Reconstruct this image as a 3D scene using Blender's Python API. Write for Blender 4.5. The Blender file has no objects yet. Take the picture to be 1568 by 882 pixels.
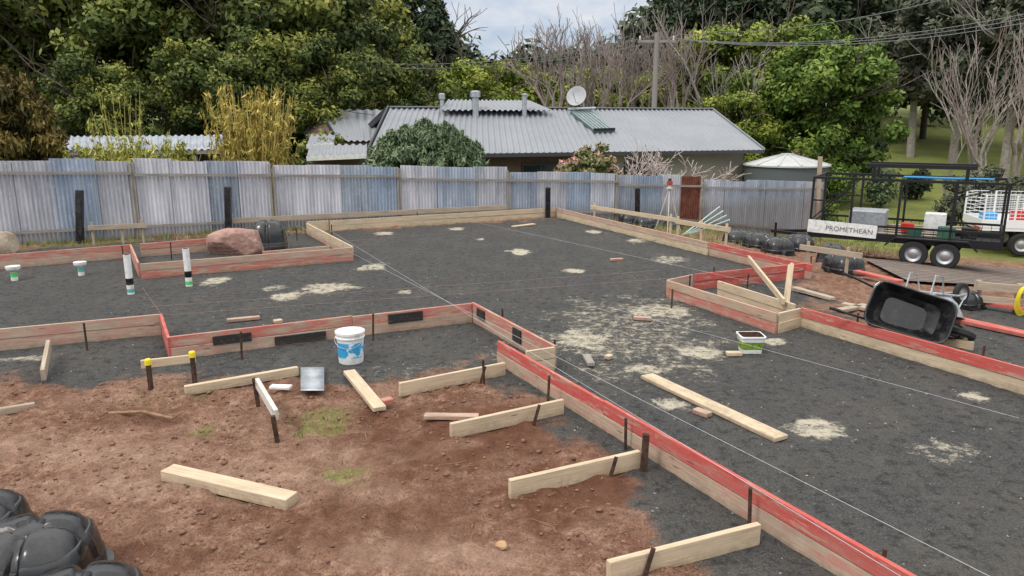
import bpy, math, random
import numpy as np
from mathutils import Vector, Matrix, Euler
random.seed(7); rng=np.random.default_rng(7)
H=2.8; TH=math.radians(12.74); FP=1132.0
C,S=math.cos(TH),math.sin(TH)
scene=bpy.context.scene
V=Vector
# ---------------- survey helpers: measured sight lines intersected with real surfaces -------------
def ray(px,py):
    a=(px-784)/FP; b=(441-py)/FP
    return V((a, C+b*S, -S+b*C))
def P(px,py,z=0.0):
    d=ray(px,py); t=(z-H)/d.z
    return V((d.x*t,d.y*t,z))
def W(px,py,Y):
    d=ray(px,py); t=Y/d.y
    return V((d.x*t,Y,H+d.z*t))
def onfence(px,py,off=0.0):
    d=ray(px,py); t=(16.9+.42*11.7-off)/(d.y-.42*d.x)
    return V((d.x*t,d.y*t,H+d.z*t))
def terr(x,y):
    x=np.asarray(x,float); y=np.asarray(y,float)
    u=.878*x+.479*y
    z=-0.13*np.clip(u-11.6,0,12)
    d=y-(16.9+.42*(x+11.7))
    z=z-np.clip((d-.5)*.25,0,1.0)*(1-np.clip(-z/1.2,0,1))
    s=np.clip((x-4)/12,0,1); s=s*s*(3-2*s)
    z=z+s*np.clip((y-33)*.085,0,7)+(1-s)*np.clip((y-50)*.07,0,6)
    return z
def T(x,y): return float(terr(x,y))
def G(px,py):
    d=ray(px,py); t=3.0
    while t<200:
        if H+d.z*t<=T(d.x*t,d.y*t): break
        t+=.05
    return V((d.x*t,d.y*t,T(d.x*t,d.y*t)))
# ---------------- numpy noise --------------------
def vnoise(x,y,s,seed):
    r=np.random.default_rng(seed).random((128,128))
    X=x*s+1000.3; Y=y*s+1000.7
    xi=np.floor(X).astype(int); yi=np.floor(Y).astype(int)
    fx=X-xi; fy=Y-yi; fx=fx*fx*(3-2*fx); fy=fy*fy*(3-2*fy)
    a=r[xi%128,yi%128]; b=r[(xi+1)%128,yi%128]; c=r[xi%128,(yi+1)%128]; d=r[(xi+1)%128,(yi+1)%128]
    return (a*(1-fx)+b*fx)*(1-fy)+(c*(1-fx)+d*fx)*fy
def fbm(x,y,s,seed,o=4):
    t=0;a=1;n=0
    for i in range(o):
        t=t+a*vnoise(x,y,s*2**i,seed+i); n+=a; a*=.5
    return t/n
# ---------------- node helpers -------------------
def mat(name,rough=.8,metal=0.0,col=(.5,.5,.5),spec=.3):
    m=bpy.data.materials.new(name); m.use_nodes=True
    nt=m.node_tree; b=nt.nodes['Principled BSDF']
    b.inputs['Base Color'].default_value=(*col,1); b.inputs['Roughness'].default_value=rough
    b.inputs['Metallic'].default_value=metal; b.inputs['Specular IOR Level'].default_value=spec
    return m,nt,b
def N(nt,t,**k):
    n=nt.nodes.new(t)
    for a,v in k.items(): setattr(n,a,v)
    return n
def coord(nt,kind='Object',scale=(1,1,1),rot=0):
    tc=N(nt,'ShaderNodeTexCoord'); mp=N(nt,'ShaderNodeMapping'); mp.inputs['Scale'].default_value=scale; mp.inputs['Rotation'].default_value=(0,0,rot)
    nt.links.new(tc.outputs[kind],mp.inputs['Vector']); return mp.outputs['Vector']
def noise(nt,vec,scale,detail=4,rough=.6,dist=0):
    n=N(nt,'ShaderNodeTexNoise'); n.inputs['Scale'].default_value=scale; n.inputs['Detail'].default_value=detail
    n.inputs['Roughness'].default_value=rough; n.inputs['Distortion'].default_value=dist
    nt.links.new(vec,n.inputs['Vector']); return n.outputs['Fac']
def ramp(nt,fac,stops,interp='LINEAR'):
    r=N(nt,'ShaderNodeValToRGB'); r.color_ramp.interpolation=interp
    e=r.color_ramp.elements
    while len(e)<len(stops): e.new(.5)
    for i,(p,c) in enumerate(stops):
        e[i].position=p; e[i].color=(*c,1) if not isinstance(c,(int,float)) else (c,c,c,1)
    nt.links.new(fac,r.inputs['Fac']); return r.outputs['Color']
def mix(nt,f,a,b,mode='MIX'):
    m=N(nt,'ShaderNodeMix',data_type='RGBA',blend_type=mode)
    for s,v in ((m.inputs[0],f),(m.inputs[6],a),(m.inputs[7],b)):
        if isinstance(v,(int,float)): s.default_value=v
        elif isinstance(v,tuple): s.default_value=(*v,1)
        else: nt.links.new(v,s)
    return m.outputs[2]
def mth(nt,op,a,b=0.0):
    m=N(nt,'ShaderNodeMath',operation=op)
    for s,v in ((m.inputs[0],a),(m.inputs[1],b)):
        if isinstance(v,(int,float)): s.default_value=v
        else: nt.links.new(v,s)
    return m.outputs[0]
def bump(nt,b,h,st=.3,dist=.01):
    n=N(nt,'ShaderNodeBump'); n.inputs['Strength'].default_value=st; n.inputs['Distance'].default_value=dist
    nt.links.new(h,n.inputs['Height']); nt.links.new(n.outputs['Normal'],b.inputs['Normal'])
def attr(nt,name):
    a=N(nt,'ShaderNodeAttribute'); a.attribute_name=name; return a.outputs['Fac']
# ---------------- materials ----------------------
def timber(name,c1,c2,paint=None,plo=.4,phi=.6,stain=.38):
    m,nt,b=mat(name,.85)
    uv=coord(nt,'UV',(1.2,30,1)); g=noise(nt,uv,2.0,5,.65,.4)
    uo=coord(nt,'UV',(1.0,2.5,1)); st=noise(nt,uo,2.2,5,.7)
    base=ramp(nt,g,[(.3,c2),(.65,c1)])
    base=mix(nt,ramp(nt,st,[(.45,0.0),(.75,stain)]),base,tuple(x*.4 for x in c2))
    if paint:
        pn=noise(nt,coord(nt,'UV',(.8,5,1)),3.0,7,.75,.3)
        pc=mix(nt,g,tuple(x*.75 for x in paint),tuple(min(1,x*1.25+.03) for x in paint))
        pc=mix(nt,ramp(nt,st,[(.42,0.0),(.72,.45)]),pc,(.38,.23,.18))
        base=mix(nt,ramp(nt,pn,[(plo,1.0),(phi,0.0)]),base,pc)
    sp=noise(nt,coord(nt,'UV',(3,5,1)),6,6,.8)
    base=mix(nt,ramp(nt,sp,[(.58,0.0),(.7,.55)]),base,(.46,.42,.37))
    kn=N(nt,'ShaderNodeTexVoronoi'); nt.links.new(coord(nt,'UV',(1.6,9,1)),kn.inputs['Vector']); kn.inputs['Scale'].default_value=1.0
    base=mix(nt,ramp(nt,kn.outputs['Distance'],[(.05,.7),(.1,0.0)]),base,(.1,.05,.025))
    tc=N(nt,'ShaderNodeTexCoord'); sx=N(nt,'ShaderNodeSeparateXYZ'); nt.links.new(tc.outputs['Object'],sx.inputs[0])
    mud=mth(nt,'SUBTRACT',mth(nt,'MULTIPLY',noise(nt,tc.outputs['Object'],7,4,.8),.26),sx.outputs[2])
    base=mix(nt,ramp(nt,mud,[(.07,0.0),(.17,.6)]),base,(.15,.10,.07))
    nt.links.new(base,b.inputs['Base Color']); bump(nt,b,g,.35,.004); return m
M_raw=timber('timber_raw',(.62,.50,.35),(.44,.335,.215))
M_raw2=timber('timber_weathered',(.47,.385,.285),(.29,.225,.165))
M_red=timber('timber_red_paint',(.50,.38,.29),(.34,.24,.17),(.47,.065,.052),.52,.64,.3)
M_pink=timber('timber_worn_red_paint',(.50,.38,.28),(.35,.26,.185),(.47,.13,.10),.46,.58,.4)
M_pale=timber('timber_pale_pink',(.51,.39,.29),(.36,.27,.19),(.46,.21,.16),.40,.52,.45)
M_dark=timber('timber_dark',(.04,.035,.033),(.022,.02,.018))
M_grey=timber('timber_grey',(.34,.31,.28),(.19,.17,.15))
M_wht=timber('timber_white',(.66,.63,.56),(.5,.46,.4))
M_rust,nt,b=mat('rusty_steel',.8,.2)
nt.links.new(ramp(nt,noise(nt,coord(nt),25,5),[(.35,(.03,.022,.018)),(.7,(.12,.06,.035))]),b.inputs['Base Color'])
M_black,nt,b=mat('black_plastic',.3,0,(.012,.012,.013),.6)
n_=noise(nt,coord(nt),6,6,.7); nt.links.new(ramp(nt,n_,[(.5,(.008,.008,.009)),(.75,(.05,.045,.04))]),b.inputs['Base Color'])
nt.links.new(ramp(nt,n_,[(.4,.16),(.7,.5)]),b.inputs['Roughness'])
M_bsteel,_,_=mat('black_painted_steel',.4,.3,(.015,.015,.017),.5)
M_white,nt,b=mat('white_plastic',.4,0,(.75,.75,.73))
nt.links.new(ramp(nt,noise(nt,coord(nt),9,5),[(.45,(.74,.74,.72)),(.75,(.5,.47,.42))]),b.inputs['Base Color'])
M_wpaint,_,_=mat('white_car_paint',.2,0,(.78,.78,.78),.5)
M_yel,_,_=mat('yellow_plastic',.5,0,(.75,.6,.03))
M_green,_,_=mat('green_tape',.5,0,(.1,.55,.15))
M_redp,_,_=mat('red_plastic',.4,0,(.5,.03,.02))
M_teal,_,_=mat('teal_plastic',.4,0,(.1,.4,.35))
M_bluep,_,_=mat('blue_plastic',.4,0,(.05,.3,.6))
M_glass,_,_=mat('dark_glass',.08,0,(.02,.025,.03),.8)
M_tyre,_,_=mat('tyre_rubber',.85,0,(.025,.025,.025))
M_rim,_,_=mat('steel_rim',.35,.8,(.45,.45,.46))
M_galv,nt,b=mat('galvanised_plate',.4,.6)
nt.links.new(ramp(nt,noise(nt,coord(nt),12,5),[(.3,(.32,.34,.36)),(.7,(.56,.58,.6))]),b.inputs['Base Color'])
def corr_mat(name,lo,hi,rust=.5,rough=.45,metal=.5,streak=(3,3,.35),tint=True):
    m,nt,b=mat(name,rough,metal,spec=.4)
    oi=N(nt,'ShaderNodeObjectInfo')
    v=coord(nt,'Object',streak)
    a=N(nt,'ShaderNodeVectorMath',operation='ADD'); nt.links.new(v,a.inputs[0])
    cx=N(nt,'ShaderNodeCombineXYZ'); nt.links.new(mth(nt,'MULTIPLY',oi.outputs['Random'],50.0),cx.inputs[0]); nt.links.new(cx.outputs[0],a.inputs[1])
    n1=noise(nt,a.outputs[0],1.2,6,.72)
    c=ramp(nt,n1,[(.32,lo),(.5,tuple((x+y)/2 for x,y in zip(lo,hi))),(.68,hi)])
    if tint:
        t=ramp(nt,oi.outputs['Random'],[(0,(.64,.75,.88)),(.18,(1.0,.97,.98)),(.36,(.80,.87,.97)),(.5,(1.2,1.15,1.15)),(.68,(.72,.79,.86)),(.84,(1.03,1.05,1.1))],'CONSTANT')
        c=mix(nt,1.0,c,t,'MULTIPLY')
    n2=noise(nt,a.outputs[0],2.7,5,.8)
    c=mix(nt,ramp(nt,n2,[(.58,0.0),(.74,rust)]),c,(.25,.16,.12))
    if tint:
        n3=noise(nt,coord(nt,'Object',(1,1,1)),5,4,.8)
        c=mix(nt,ramp(nt,n3,[(.55,0.0),(.72,.5)]),c,(.62,.62,.63))
        tc=N(nt,'ShaderNodeTexCoord'); sx=N(nt,'ShaderNodeSeparateXYZ'); nt.links.new(tc.outputs['Object'],sx.inputs[0])
        c=mix(nt,ramp(nt,mth(nt,'SUBTRACT',mth(nt,'MULTIPLY',n1,.9),sx.outputs[2]),[(.1,0.0),(.5,.6)]),c,(.17,.145,.12))
    nt.links.new(c,b.inputs['Base Color']); return m
M_fence=corr_mat('old_corrugated_iron',(.26,.28,.315),(.58,.595,.62),.5,.6,.1)
M_roof=corr_mat('zincalume_roof',(.225,.235,.25),(.27,.28,.295),0.0,.6,.1,(.6,.6,.6),False)
M_shedr=corr_mat('shed_roof_iron',(.26,.29,.33),(.42,.44,.47),.3,.5,.1,(1,1,1),False)
M_rustsheet,nt,b=mat('rust_red_iron',.8,.1)
nt.links.new(ramp(nt,noise(nt,coord(nt),5,5),[(.35,(.10,.03,.02)),(.7,(.22,.08,.05))]),b.inputs['Base Color'])
def plain(name,c1,c2,sc=6,rough=.85,metal=0,bs=.2):
    m,nt,b=mat(name,rough,metal)
    n=noise(nt,coord(nt),sc,5,.7); nt.links.new(ramp(nt,n,[(.3,c1),(.7,c2)]),b.inputs['Base Color']); bump(nt,b,n,bs,.02); return m
M_bark=plain('bark',(.05,.04,.03),(.13,.10,.08),8)
M_barkg=plain('bark_grey',(.20,.17,.15),(.38,.34,.30),6)
M_barkp=plain('twig_purple',(.19,.15,.135),(.33,.27,.24),6)
M_rock=plain('rock',(.24,.125,.10),(.44,.28,.23),5,.9,0,.9)
M_clod=plain('soil_clod',(.10,.045,.027),(.30,.17,.115),7,.95)
M_peb=plain('pebble',(.15,.15,.14),(.45,.43,.39),3,.9)
M_wall=plain('beige_wall',(.30,.265,.22),(.35,.31,.26),2)
M_brick=plain('brown_wall',(.10,.065,.05),(.17,.11,.085),4)
M_fascia,_,_=mat('dark_fascia',.5,0,(.05,.05,.055))
M_cable,_,_=mat('cable_grey',.6,0,(.2,.2,.21))
M_tank,_,_=mat('tank_wall',.55,.1,(.10,.115,.115))
M_tankr=plain('tank_roof',(.38,.39,.37),(.5,.5,.48),3,.5)
M_string,_,_=mat('string_line',.6,0,(.55,.55,.57))
M_strp,_,_=mat('string_pink',.6,0,(.40,.2,.18))
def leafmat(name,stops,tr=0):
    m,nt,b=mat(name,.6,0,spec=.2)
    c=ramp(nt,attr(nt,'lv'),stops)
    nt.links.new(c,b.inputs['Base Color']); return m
L_watt=leafmat('leaf_wattle',[(0,(.034,.050,.014)),(.35,(.085,.115,.025)),(.65,(.19,.205,.042)),(1,(.33,.31,.065))])
L_yel=leafmat('leaf_yellow_green',[(0,(.06,.095,.016)),(.5,(.175,.22,.033)),(1,(.36,.37,.055))])
L_rnd=leafmat('leaf_bright_green',[(0,(.040,.072,.014)),(.5,(.11,.175,.027)),(1,(.24,.30,.045))])
L_dark=leafmat('leaf_dark',[(0,(.020,.033,.017)),(.5,(.046,.066,.032)),(1,(.095,.115,.05))])
L_euc=leafmat('leaf_eucalypt',[(0,(.045,.055,.036)),(.5,(.09,.10,.062)),(1,(.17,.18,.115))])
L_olive=leafmat('leaf_olive',[(0,(.045,.075,.038)),(.5,(.13,.18,.09)),(1,(.27,.32,.19))])
L_bamb=leafmat('leaf_bamboo',[(0,(.19,.15,.035)),(.5,(.45,.36,.08)),(1,(.68,.55,.17))])
L_brwn=leafmat('leaf_conifer_bush',[(0,(.04,.04,.012)),(.5,(.12,.095,.025)),(1,(.25,.17,.04))])
L_pink=leafmat('leaf_flowering',[(0,(.06,.10,.03)),(.35,(.15,.19,.06)),(.6,(.38,.24,.16)),(1,(.68,.34,.34))])
L_hedge=leafmat('leaf_hedge',[(0,(.03,.045,.02)),(.6,(.08,.09,.04)),(1,(.22,.13,.09))])
L_grass=leafmat('grass_blade',[(0,(.10,.11,.035)),(.5,(.18,.21,.06)),(1,(.38,.35,.16))])
# ---------------- mesh builders ------------------
class MB:
    def __init__(s): s.v=[];s.f=[];s.m=[];s.uv=[]
    def add(s,vs,fs,m=0,uvs=None):
        o=len(s.v); s.v+= [tuple(v) for v in vs]
        for i,f in enumerate(fs):
            s.f.append([o+k for k in f]); s.m.append(m)
            s.uv.append(uvs[i] if uvs else [(0,0)]*len(f))
    def board(s,p0,p1,w,t,m=0,up=V((0,0,1))):
        p0=V(p0);p1=V(p1); d=(p1-p0); L=d.length; d=d/L
        sd=d.cross(V(up)); sd.normalize(); u=sd.cross(d)
        vs=[]
        for a in (p0,p1):
            for i,j in ((-1,-1),(1,-1),(1,1),(-1,1)): vs.append(a+sd*(w/2*i)+u*(t/2*j))
        r=random.random()*40; q=random.random()*10
        fs=[(0,1,5,4),(1,2,6,5),(2,3,7,6),(3,0,4,7),(3,2,1,0),(4,5,6,7)]
        ws=[w,t,w,t]; uvs=[]
        for k in range(4):
            y0=q+k*.35; uvs.append([(r,y0),(r,y0+ws[k]),(r+L,y0+ws[k]),(r+L,y0)])
        uvs+= [[(r,q),(r,q+w),(r+t,q+w),(r+t,q)]]*2
        s.add(vs,fs,m,uvs)
    def box(s,c,sz,m=0,rot=0):
        c=V(c); d=V((math.cos(rot),math.sin(rot),0))*(sz[0]/2)
        s.board(c-d,c+d,sz[1],sz[2],m)
    def tube(s,pts,rad,n=8,m=0,cap=True):
        pts=[V(p) for p in pts]
        if isinstance(rad,(int,float)): rad=[rad]*len(pts)
        vs=[];fs=[]
        for i,p in enumerate(pts):
            d=(pts[min(i+1,len(pts)-1)]-pts[max(i-1,0)]).normalized()
            a=d.orthogonal().normalized() if i==0 else (a-d*a.dot(d)).normalized()
            bb=d.cross(a)
            for k in range(n):
                t=2*math.pi*k/n; vs.append(p+(a*math.cos(t)+bb*math.sin(t))*rad[i])
        for i in range(len(pts)-1):
            for k in range(n):
                fs.append((i*n+k,i*n+(k+1)%n,(i+1)*n+(k+1)%n,(i+1)*n+k))
        if cap: fs.append(tuple(range(n-1,-1,-1))); fs.append(tuple((len(pts)-1)*n+k for k in range(n)))
        s.add(vs,fs,m)
    def lathe(s,c,prof,n=24,m=0,ax=None):
        c=V(c); R=Matrix.Identity(3) if ax is None else V((0,0,1)).rotation_difference(V(ax)).to_matrix()
        ms=m if isinstance(m,list) else [m]*(len(prof)-1)
        vs=[c+R@V((r*math.cos(2*math.pi*k/n),r*math.sin(2*math.pi*k/n),z)) for r,z in prof for k in range(n)]
        o=len(s.v); s.v+=[tuple(v) for v in vs]
        for i in range(len(prof)-1):
            for k in range(n):
                s.f.append([o+i*n+k,o+i*n+(k+1)%n,o+(i+1)*n+(k+1)%n,o+(i+1)*n+k]); s.m.append(ms[i]); s.uv.append([(0,0)]*4)
    def quad(s,a,b,c,d,m=0): s.add([a,b,c,d],[(0,1,2,3)],m)
    def obj(s,name,mats,parent=None,smooth=False,bevel=0):
        me=bpy.data.meshes.new(name); me.from_pydata(s.v,[],s.f)
        for mm in mats: me.materials.append(mm)
        me.polygons.foreach_set('material_index',s.m)
        ul=me.uv_layers.new(name='UVMap'); ul.data.foreach_set('uv',[c for f in s.uv for p in f for c in p])
        if smooth: me.polygons.foreach_set('use_smooth',[True]*len(s.f))
        me.update(); o=bpy.data.objects.new(name,me); scene.collection.objects.link(o)
        if smooth:
            try: me.set_sharp_from_angle(angle=math.radians(35))
            except Exception: pass
        if parent: o.parent=parent
        if bevel:
            bm=o.modifiers.new('b','BEVEL'); bm.width=bevel; bm.segments=1
        return o
def empty(name,loc=(0,0,0)):
    e=bpy.data.objects.new(name,None); e.location=loc; scene.collection.objects.link(e); return e
def arr_mesh(name,v,f,mats,lv=None,parent=None,smooth=False):
    v=np.asarray(v,np.float32); f=np.asarray(f,np.int32); k=f.shape[1]
    me=bpy.data.meshes.new(name); me.vertices.add(len(v)); me.vertices.foreach_set('co',v.ravel())
    me.loops.add(f.size); me.loops.foreach_set('vertex_index',f.ravel())
    me.polygons.add(len(f)); me.polygons.foreach_set('loop_start',np.arange(0,f.size,k,dtype=np.int32))
    try: me.polygons.foreach_set('loop_total',np.full(len(f),k,dtype=np.int32))
    except Exception: pass
    for mm in mats: me.materials.append(mm)
    if lv is not None:
        a=me.attributes.new('lv','FLOAT','FACE'); a.data.foreach_set('value',np.asarray(lv,np.float32))
    me.update(calc_edges=True); me.validate()
    if smooth: me.polygons.foreach_set('use_smooth',np.ones(len(f),bool))
    o=bpy.data.objects.new(name,me); scene.collection.objects.link(o)
    if parent: o.parent=parent
    return o
# ---------------- foliage ------------------------
def leaves(cen,rad,n,size,r,aspect=1.8,rnd=.6,squash=.8,updir=0.0,core=None):
    cen=np.asarray(cen,float); rad=np.asarray(rad,float); K=len(cen)
    cnt=np.maximum(3,(n*(rad/rad.mean())**2).astype(int)); idx=np.repeat(np.arange(K),cnt); M=len(idx)
    d=r.normal(size=(M,3)); d/=np.linalg.norm(d,axis=1)[:,None]
    rr=rad[idx]*r.random(M)**.35*(1+.18*r.normal(size=M))
    p=cen[idx]+d*rr[:,None]*np.array([1,1,squash])
    nrm=d+rnd*r.normal(size=(M,3)); nrm[:,2]+=.25; nrm/=np.linalg.norm(nrm,axis=1)[:,None]
    a=r.normal(size=(M,3)); a[:,2]+=updir; a-=nrm*(a*nrm).sum(1)[:,None]; a/=np.linalg.norm(a,axis=1)[:,None]
    b=np.cross(nrm,a); s=size*(.6+.8*r.random(M))
    a=a*(s*aspect/2)[:,None]; b=b*(s/2)[:,None]
    v=np.stack([p-a,p+b*.9-a*.1,p+a,p-b*.9-a*.1],1).reshape(-1,3)
    f=np.arange(M*4).reshape(-1,4)
    cl=r.random(K); lv=np.clip(.12+.5*cl[idx]+.14*r.normal(size=M)+.24*d[:,2],0,1)  # random leaf tone; highlight painted in, upper side of each clump coloured lighter
    return v,f,lv
def branchy(mb,p,d,L,r,depth,rr,nch,spread,m=0,minr=.012,tips=None,upb=.25,nseg=3):
    pts=[p];rad=[r]; q=V(p); dd=V(d)
    for i in range(nseg):
        dd=(dd+V((rr.gauss(0,.13),rr.gauss(0,.13),rr.gauss(0,.07)+upb*.1))).normalized()
        q=q+dd*(L/nseg); pts.append(q.copy()); rad.append(max(minr,r*(1-.5*(i+1)/nseg)))
    mb.tube(pts,rad,5 if r>.05 else 3,m,False)
    if tips is not None and depth<=1: tips.append(q.copy())
    if depth<=0: return
    for c in range(nch):
        t=rr.uniform(.35,1.0); k=min(nseg-1,int(t*nseg)); s=pts[k].lerp(pts[k+1],t*nseg-k)
        if c==0: s=pts[-1]
        nd=(dd+V((rr.gauss(0,spread),rr.gauss(0,spread),rr.gauss(0,spread*.6)+upb))).normalized()
        branchy(mb,s,nd,L*rr.uniform(.55,.8),max(minr,r*.55),depth-1,rr,nch,spread,m,minr,tips,upb,nseg)
def tree_proto(seed,Ht,R,base,leafm,nclump,nleaf,lsize,shape='round',bark=M_bark,clr=(.5,1.1),trunk=.2):
    r=np.random.default_rng(seed); rr=random.Random(seed)
    mb=MB(); tips=[]
    top=V((rr.gauss(0,.2),rr.gauss(0,.2),Ht*.8))
    pts=[V((0,0,-.3)),V((rr.gauss(0,.1),rr.gauss(0,.1),Ht*.3)),V((rr.gauss(0,.25),rr.gauss(0,.25),Ht*.55)),top]
    mb.tube(pts,[trunk*1.3,trunk,trunk*.7,trunk*.25],8,0,False)
    for i in range(7):
        t=rr.uniform(.25,.95); k=min(2,int(t*3)); s=pts[k].lerp(pts[k+1],t*3-k)
        a=rr.uniform(0,6.28); nd=V((math.cos(a),math.sin(a),rr.uniform(.3,1))).normalized()
        branchy(mb,s,nd,R*.75,trunk*.4,2,rr,3,.5,0,.02,tips,.15)
    cs=[];rs=[]
    hc=Ht-base
    while len(cs)<nclump:
        d=r.normal(size=3); d/=np.linalg.norm(d); q=r.random()**.3
        if shape=='cone':
            h=r.random()**1.3; a=r.random()*6.28; rad=R*(1-h)**.8*(r.random()**.4)+.1
            lay=math.sin(h*40)*.25
            c=np.array([math.cos(a)*rad,math.sin(a)*rad,base+hc*h+lay-rad*.15])
        else:
            wob=1+.3*math.sin(3*math.atan2(d[1],d[0])+seed)+.2*math.sin(7*d[2]+2*d[0]*3+seed)
            c=np.array([d[0]*R*q*wob,d[1]*R*q*wob,base+hc*.5+d[2]*hc*.48*q*(1+.1*r.normal())])
        cs.append(c); rs.append(r.uniform(*clr))
    v,f,lv=leaves(cs,rs,nleaf,lsize,r)
    to=mb.obj('trunk_tmp',[bark]); tm=to.data; bpy.data.objects.remove(to)
    co=arr_mesh('crown_tmp',v,f,[leafm],lv); cm=co.data; bpy.data.objects.remove(co)
    return tm,cm
def place(name,proto,x,y,sc=1.0,rot=None,zs=1.0):
    e=empty(name,(x,y,T(x,y))); e.scale=(sc,sc,sc*zs); e.rotation_euler=(0,0,random.random()*6.28 if rot is None else rot)
    for n,me in zip(('trunk_and_limbs','crown'),proto):
        if me is None: continue
        o=bpy.data.objects.new(n,me); scene.collection.objects.link(o); o.parent=e
    return e
def at(px,Y): return (px-784)/FP*Y*1.0
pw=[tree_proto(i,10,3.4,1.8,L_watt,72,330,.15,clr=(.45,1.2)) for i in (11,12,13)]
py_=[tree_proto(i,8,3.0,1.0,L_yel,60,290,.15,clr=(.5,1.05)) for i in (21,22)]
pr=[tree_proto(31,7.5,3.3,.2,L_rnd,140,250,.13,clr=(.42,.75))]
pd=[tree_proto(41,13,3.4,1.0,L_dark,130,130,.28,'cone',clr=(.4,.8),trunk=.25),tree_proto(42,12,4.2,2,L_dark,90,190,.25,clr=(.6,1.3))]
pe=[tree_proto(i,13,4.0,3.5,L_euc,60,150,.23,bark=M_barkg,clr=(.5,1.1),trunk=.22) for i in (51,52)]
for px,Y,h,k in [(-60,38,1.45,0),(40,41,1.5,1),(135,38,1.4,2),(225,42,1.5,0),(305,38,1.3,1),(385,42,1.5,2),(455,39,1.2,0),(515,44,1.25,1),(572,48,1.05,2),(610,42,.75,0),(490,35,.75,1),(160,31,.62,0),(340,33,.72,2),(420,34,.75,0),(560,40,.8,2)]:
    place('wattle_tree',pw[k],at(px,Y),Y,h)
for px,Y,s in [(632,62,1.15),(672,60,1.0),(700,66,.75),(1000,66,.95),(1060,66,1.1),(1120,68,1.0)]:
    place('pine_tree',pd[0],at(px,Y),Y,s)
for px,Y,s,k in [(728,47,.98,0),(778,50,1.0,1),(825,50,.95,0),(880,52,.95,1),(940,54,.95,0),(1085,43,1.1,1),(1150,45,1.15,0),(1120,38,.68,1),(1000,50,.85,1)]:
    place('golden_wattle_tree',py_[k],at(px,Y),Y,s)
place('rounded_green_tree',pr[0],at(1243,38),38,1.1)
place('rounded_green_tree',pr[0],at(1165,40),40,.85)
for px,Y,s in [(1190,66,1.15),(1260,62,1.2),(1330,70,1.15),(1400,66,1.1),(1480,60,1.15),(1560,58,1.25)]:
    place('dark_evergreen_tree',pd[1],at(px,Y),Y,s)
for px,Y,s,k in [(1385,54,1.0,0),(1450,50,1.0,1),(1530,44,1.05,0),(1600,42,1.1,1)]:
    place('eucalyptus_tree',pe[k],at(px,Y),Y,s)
def bare_proto(seed,Ht,m,nst=1,spread=.42,depth=4,nch=3,up=.3):
    rr=random.Random(seed); mb=MB()
    for i in range(nst):
        d=V((rr.gauss(0,.25 if nst>1 else .06),rr.gauss(0,.25 if nst>1 else .06),1)).normalized()
        branchy(mb,V((rr.gauss(0,.2*(nst>1)),rr.gauss(0,.2*(nst>1)),-.2)),d,Ht*.40,Ht*.015,depth,rr,nch,spread,0,.014,None,up)
    o=mb.obj('tmp_branches',[m]); me=o.data; bpy.data.objects.remove(o); return (me,None)
pb=[bare_proto(61,10,M_barkp,1,.42,5),bare_proto(62,10,M_barkg),bare_proto(63,10,M_barkp,3,.28,4,3,.45)]
for px,Y,s,k in [(840,42,1.1,0),(885,45,1.15,0),(965,42,1.0,0),(1005,40,1.05,0),(1050,40,1.05,1),(1035,44,1.0,2),(1120,38,.8,1),(1480,36,.85,1),(1510,34,.75,1),(1562,33,.9,2),(1440,40,.7,1),(790,48,.6,0),(920,46,1.05,2)]:
    place('bare_tree',pb[k],at(px,Y),Y,s)
cs=[];rs=[]
for i in range(700):
    px=rng.uniform(-250,1800); Y=rng.uniform(74,100)
    toppy=np.interp(px,[-250,560,640,720,930,1000,1150,1300,1800],[-60,-40,60,95,85,30,-10,0,-50])+rng.normal()*8
    zt=H+(185-toppy)/FP*Y; z0=T(at(px,Y),Y)
    z=z0+(zt-z0)*rng.random()**.6
    cs.append((at(px,Y),Y,z)); rs.append(rng.uniform(1.5,3))
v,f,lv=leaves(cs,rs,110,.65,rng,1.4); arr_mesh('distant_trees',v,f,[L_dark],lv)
def shrub(name,px,Y,w,h,m,n=26,nl=120,ls=.11,up=0.0,cl=(.25,.5),zoff=0,seed=0,asp=None,shoots=0):
    r=np.random.default_rng(seed+int(px)); x0=at(px,Y); z0=T(x0,Y)
    cs=[];rs=[]
    for i in range(n):
        d=r.normal(size=3); d/=np.linalg.norm(d); q=r.random()**.35
        cs.append((d[0]*w/2*q,d[1]*w/2.4*q,zoff+h*.52+d[2]*h*.46*q)); rs.append(r.uniform(*cl))
    for i in range(shoots):
        a=r.random()*6.28; q=r.random()**.6*w/2*.95; bx,by=math.cos(a)*q,math.sin(a)*q*.8; zt=zoff+h*(.98-.28*(q/(w/2))**2)+r.uniform(-.05,.32)
        for k in range(5): cs.append((bx+r.normal()*.03,by,zt-.1*k)); rs.append(.07+.035*k)
    v,f,lv=leaves(cs,rs,nl,ls,r,updir=up,aspect=asp or (2.2 if up else 1.8))
    e=empty(name,(x0,Y,z0)); arr_mesh('foliage',v,f,[m],lv,e)
    mb=MB(); rr=random.Random(int(px))
    for i in range(5):
        mb.tube([(rr.gauss(0,.1),rr.gauss(0,.1),-.1),(rr.gauss(0,w*.1),rr.gauss(0,w*.1),zoff+h*.4),(rr.gauss(0,w*.2),rr.gauss(0,w*.2),zoff+h*.75)],[.03,.02,.01],5,0,False)
    mb.obj('stems',[M_bark],e)
    return e
for i,px in enumerate(range(0,640,55)):
    shrub('garden_shrub',px,29+(i%3)*1.2,3.2,2.4+.7*(i%2),[L_watt,L_dark,L_olive][i%3],30,120,.12,zoff=.3)
shrub('conifer_shrub',12,20.5,3.1,5.0,L_brwn,110,230,.06,2.4,(.22,.42),.2,asp=3.2,shoots=40)
shrub('olive_bush',655,23.2,3.6,2.8,L_olive,80,130,.06,2.2,(.22,.42),.3,asp=3.4,shoots=90)
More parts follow.
